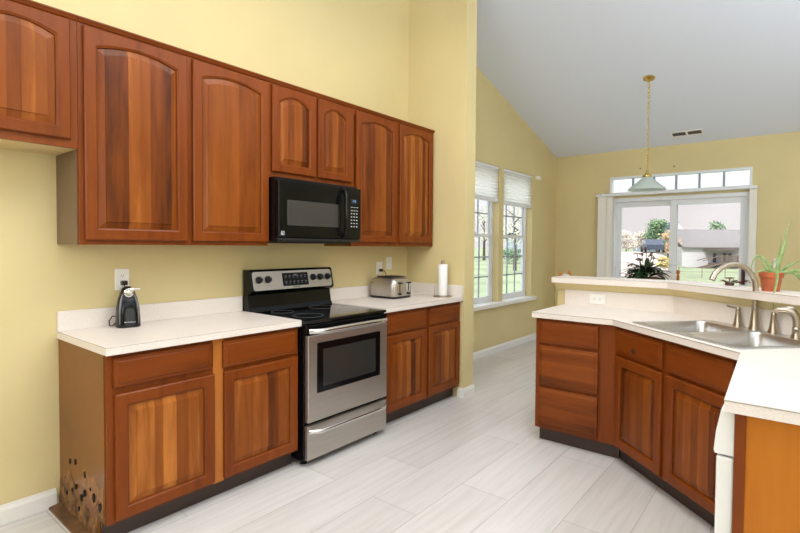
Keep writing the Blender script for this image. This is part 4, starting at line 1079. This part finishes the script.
tree('garden_tree', 'leafy tree seen through the dining window by the stub wall', ray(484, 34), 4.0, 1.5, TREEL, .3, 1, 900, .08, 9)
tree('garden_bush', 'clipped bush low in the dining window nearer the corner', ray(509, 30), 1.0, .8, TREEG, .1, .5, 600, .09, 10)
# parked car
p = ray(652, 50); t = thing('parked_car', 'dark blue car parked in front of the green tree outside', 'car', p, math.radians(20))
m = MB(); m.prism([(-2.1, .3), (2.1, .3), (2.15, .7), (1.3, .85), (.75, 1.32), (-.9, 1.35), (-1.6, .9), (-2.1, .82)], lambda a, z, y: (a, y, z), -.8, .8); m.build('car_body', CARM, t)
m = MB(); m.prism([(1.15, .88), (.7, 1.26), (-.85, 1.28), (-1.4, .9)], lambda a, z, y: (a, y, z), -.815, .815); m.build('car_window', plain('car_glass', (150, 164, 180), .2), t)
for sx in (-1.3, 1.3):
    for sy in (-.8, .8): m = MB(); m.lathe([(0, -.09), (.32, -.09), (.32, .09), (0, .09)], seg=16, mat=T_((sx, sy, .32)) @ Matrix.Rotation(PI/2, 4, 'X')); m.build('wheel', BLKP, t)

# neighbour's house: local x to the right in view, y away, z up
D0 = 60; p = ray(715, D0); p.z = gz(p.x, p.y)
t = thing('neighbor_house', 'pale house with broad grey roof and timber deck, seen through the right patio pane', 'house', p, YAW-PI/2)
k_ = D0/F_PX
X = lambda u: (u-715)*k_
Z = lambda v: CP.z-(v-246.3)*k_-p.z
yr = 4.5
m = MB(); m.box(X(682), X(775), 0, 9, -.5, Z(246)+.1); m.build('wall', SIDING, t)
m = MB()
m.prism([(-.5, Z(246.5)), (yr, Z(228)), (9.5, Z(246.5)), (9.5, Z(246.5)+.15), (yr, Z(228)+.2), (-.5, Z(246.5)+.15)], lambda a, z, x: (x, a, z), X(681), X(778)); m.build('roof', ROOFM, t)
m = MB(); m.prism([(X(668), -.5), (X(682), -.5), (X(682), Z(246)), (X(679), Z(232)), (X(675), Z(229)), (X(668), Z(238))], lambda a, z, y: (a, y, z), 2, 9); m.build('side_wing', SIDEBLUE, t)  # gable end in shade, painted in by its darker bluish siding
m = MB(); m.prism([(X(690), Z(228)-1), (X(704), Z(228)-1), (X(706), Z(228)), (X(698.5), Z(218.5)), (X(689), Z(228))], lambda a, z, y: (a, y, z), 4.6, 7); m.build('gable', SIDING, t)
m = MB(); m.prism([(X(683.5), Z(228)), (X(691), Z(228)), (X(698.5), Z(218.5)), (X(696.5), Z(218.5))], lambda a, z, y: (a, y, z), 4.4, 7.2); m.build('gable_roof', ROOFB, t)
for u in (712, 722, 727.5):
    m = MB(); m.box(X(u)-.04, X(u+4.2)+.04, -.06, .02, Z(261)-.02, Z(251)+.05); fr = m.build('window', SIDING, t)
    m = MB(); m.box(X(u)+.06, X(u+4.2)-.06, -.08, -.05, Z(260.6), Z(251.4)); m.build('pane', DARKW, fr)
dz = Z(261)
m = MB(); m.box(X(708), X(742), -2.6, 0, dz-.2, dz); dk = m.build('deck', DECKM, t)
for u in (708.5, 716, 724, 732, 741): m = MB(); m.box(X(u)-.06, X(u)+.06, -2.55, -2.43, -.4, dz+.95); m.build('post', DECKM, dk)
m = MB(); m.box(X(708), X(742), -2.53, -2.45, dz+.85, dz+.95); m.box(X(708), X(742), -2.53, -2.45, dz+.12, dz+.18)
for i in range(40): xx = X(708)+(X(742)-X(708))*i/39; m.box(xx-.018, xx+.018, -2.51, -2.47, dz+.1, dz+.88)
m.build('railing', DECKM, dk)
m = MB()
for i in range(7): q = i/7; m.box(X(708)-.30*(i+1), X(708)-.30*i, -2.4, -1.3, dz*(1-(i+1)/7)-.06, dz*(1-(i+1)/7)+.02)
for y_ in (-2.4, -1.3): m.tube([(X(708), y_, dz+.9), (X(708)-2.1, y_, .9)], .05, 6); m.tube([(X(708), y_, dz-.05), (X(708)-2.1, y_, 0)], .09, 6)
m.build('stairs', DECKM, dk)
m = MB(); m.box(X(703), X(738), -2.7, -.1, Z(248.2), Z(247.4)); m.build('pergola', DECKM, t)
tree('garden_tree', 'small green treetop poking above the grey house roof', ray(717, 85), 7.0, 1.5, TREEG, .4, 1, 700, .3, 12)
# wire fence across the lawn
p = ray(685, 34); t = thing('wire_fence', 'low thin wire fence across the lawn in front of the house', 'fence', p, YAW-PI/2)
for i in range(5): m = MB(); m.tube([(-2+i*1.6, 0, -.1), (-2+i*1.6, 0, .75)], .02, 6); m.build('post', DECKM, t)
m = MB(); m.tube([(-2, 0, .7), (4.4, 0, .7)], .008, 5); m.tube([(-2, 0, .4), (4.4, 0, .4)], .008, 5); m.build('wire', DECKM, t)
# shed seen through the dining windows
p = ray(517, 40); t = thing('garden_shed', 'grey house corner behind the tree in the dining windows', 'shed', p, YAW-PI/2-.3)
m = MB(); m.box(-.9, .7, 0, 2, -.3, 1.5); m.build('wall', SIDEBLUE, t)
m = MB(); m.prism([(-1.1, 1.45), (-.1, 2.2), (.9, 1.45), (.9, 1.55), (-.1, 2.32), (-1.1, 1.55)], lambda a, z, y: (a, y, z), -.2, 2.2); m.build('roof', ROOFB, t)
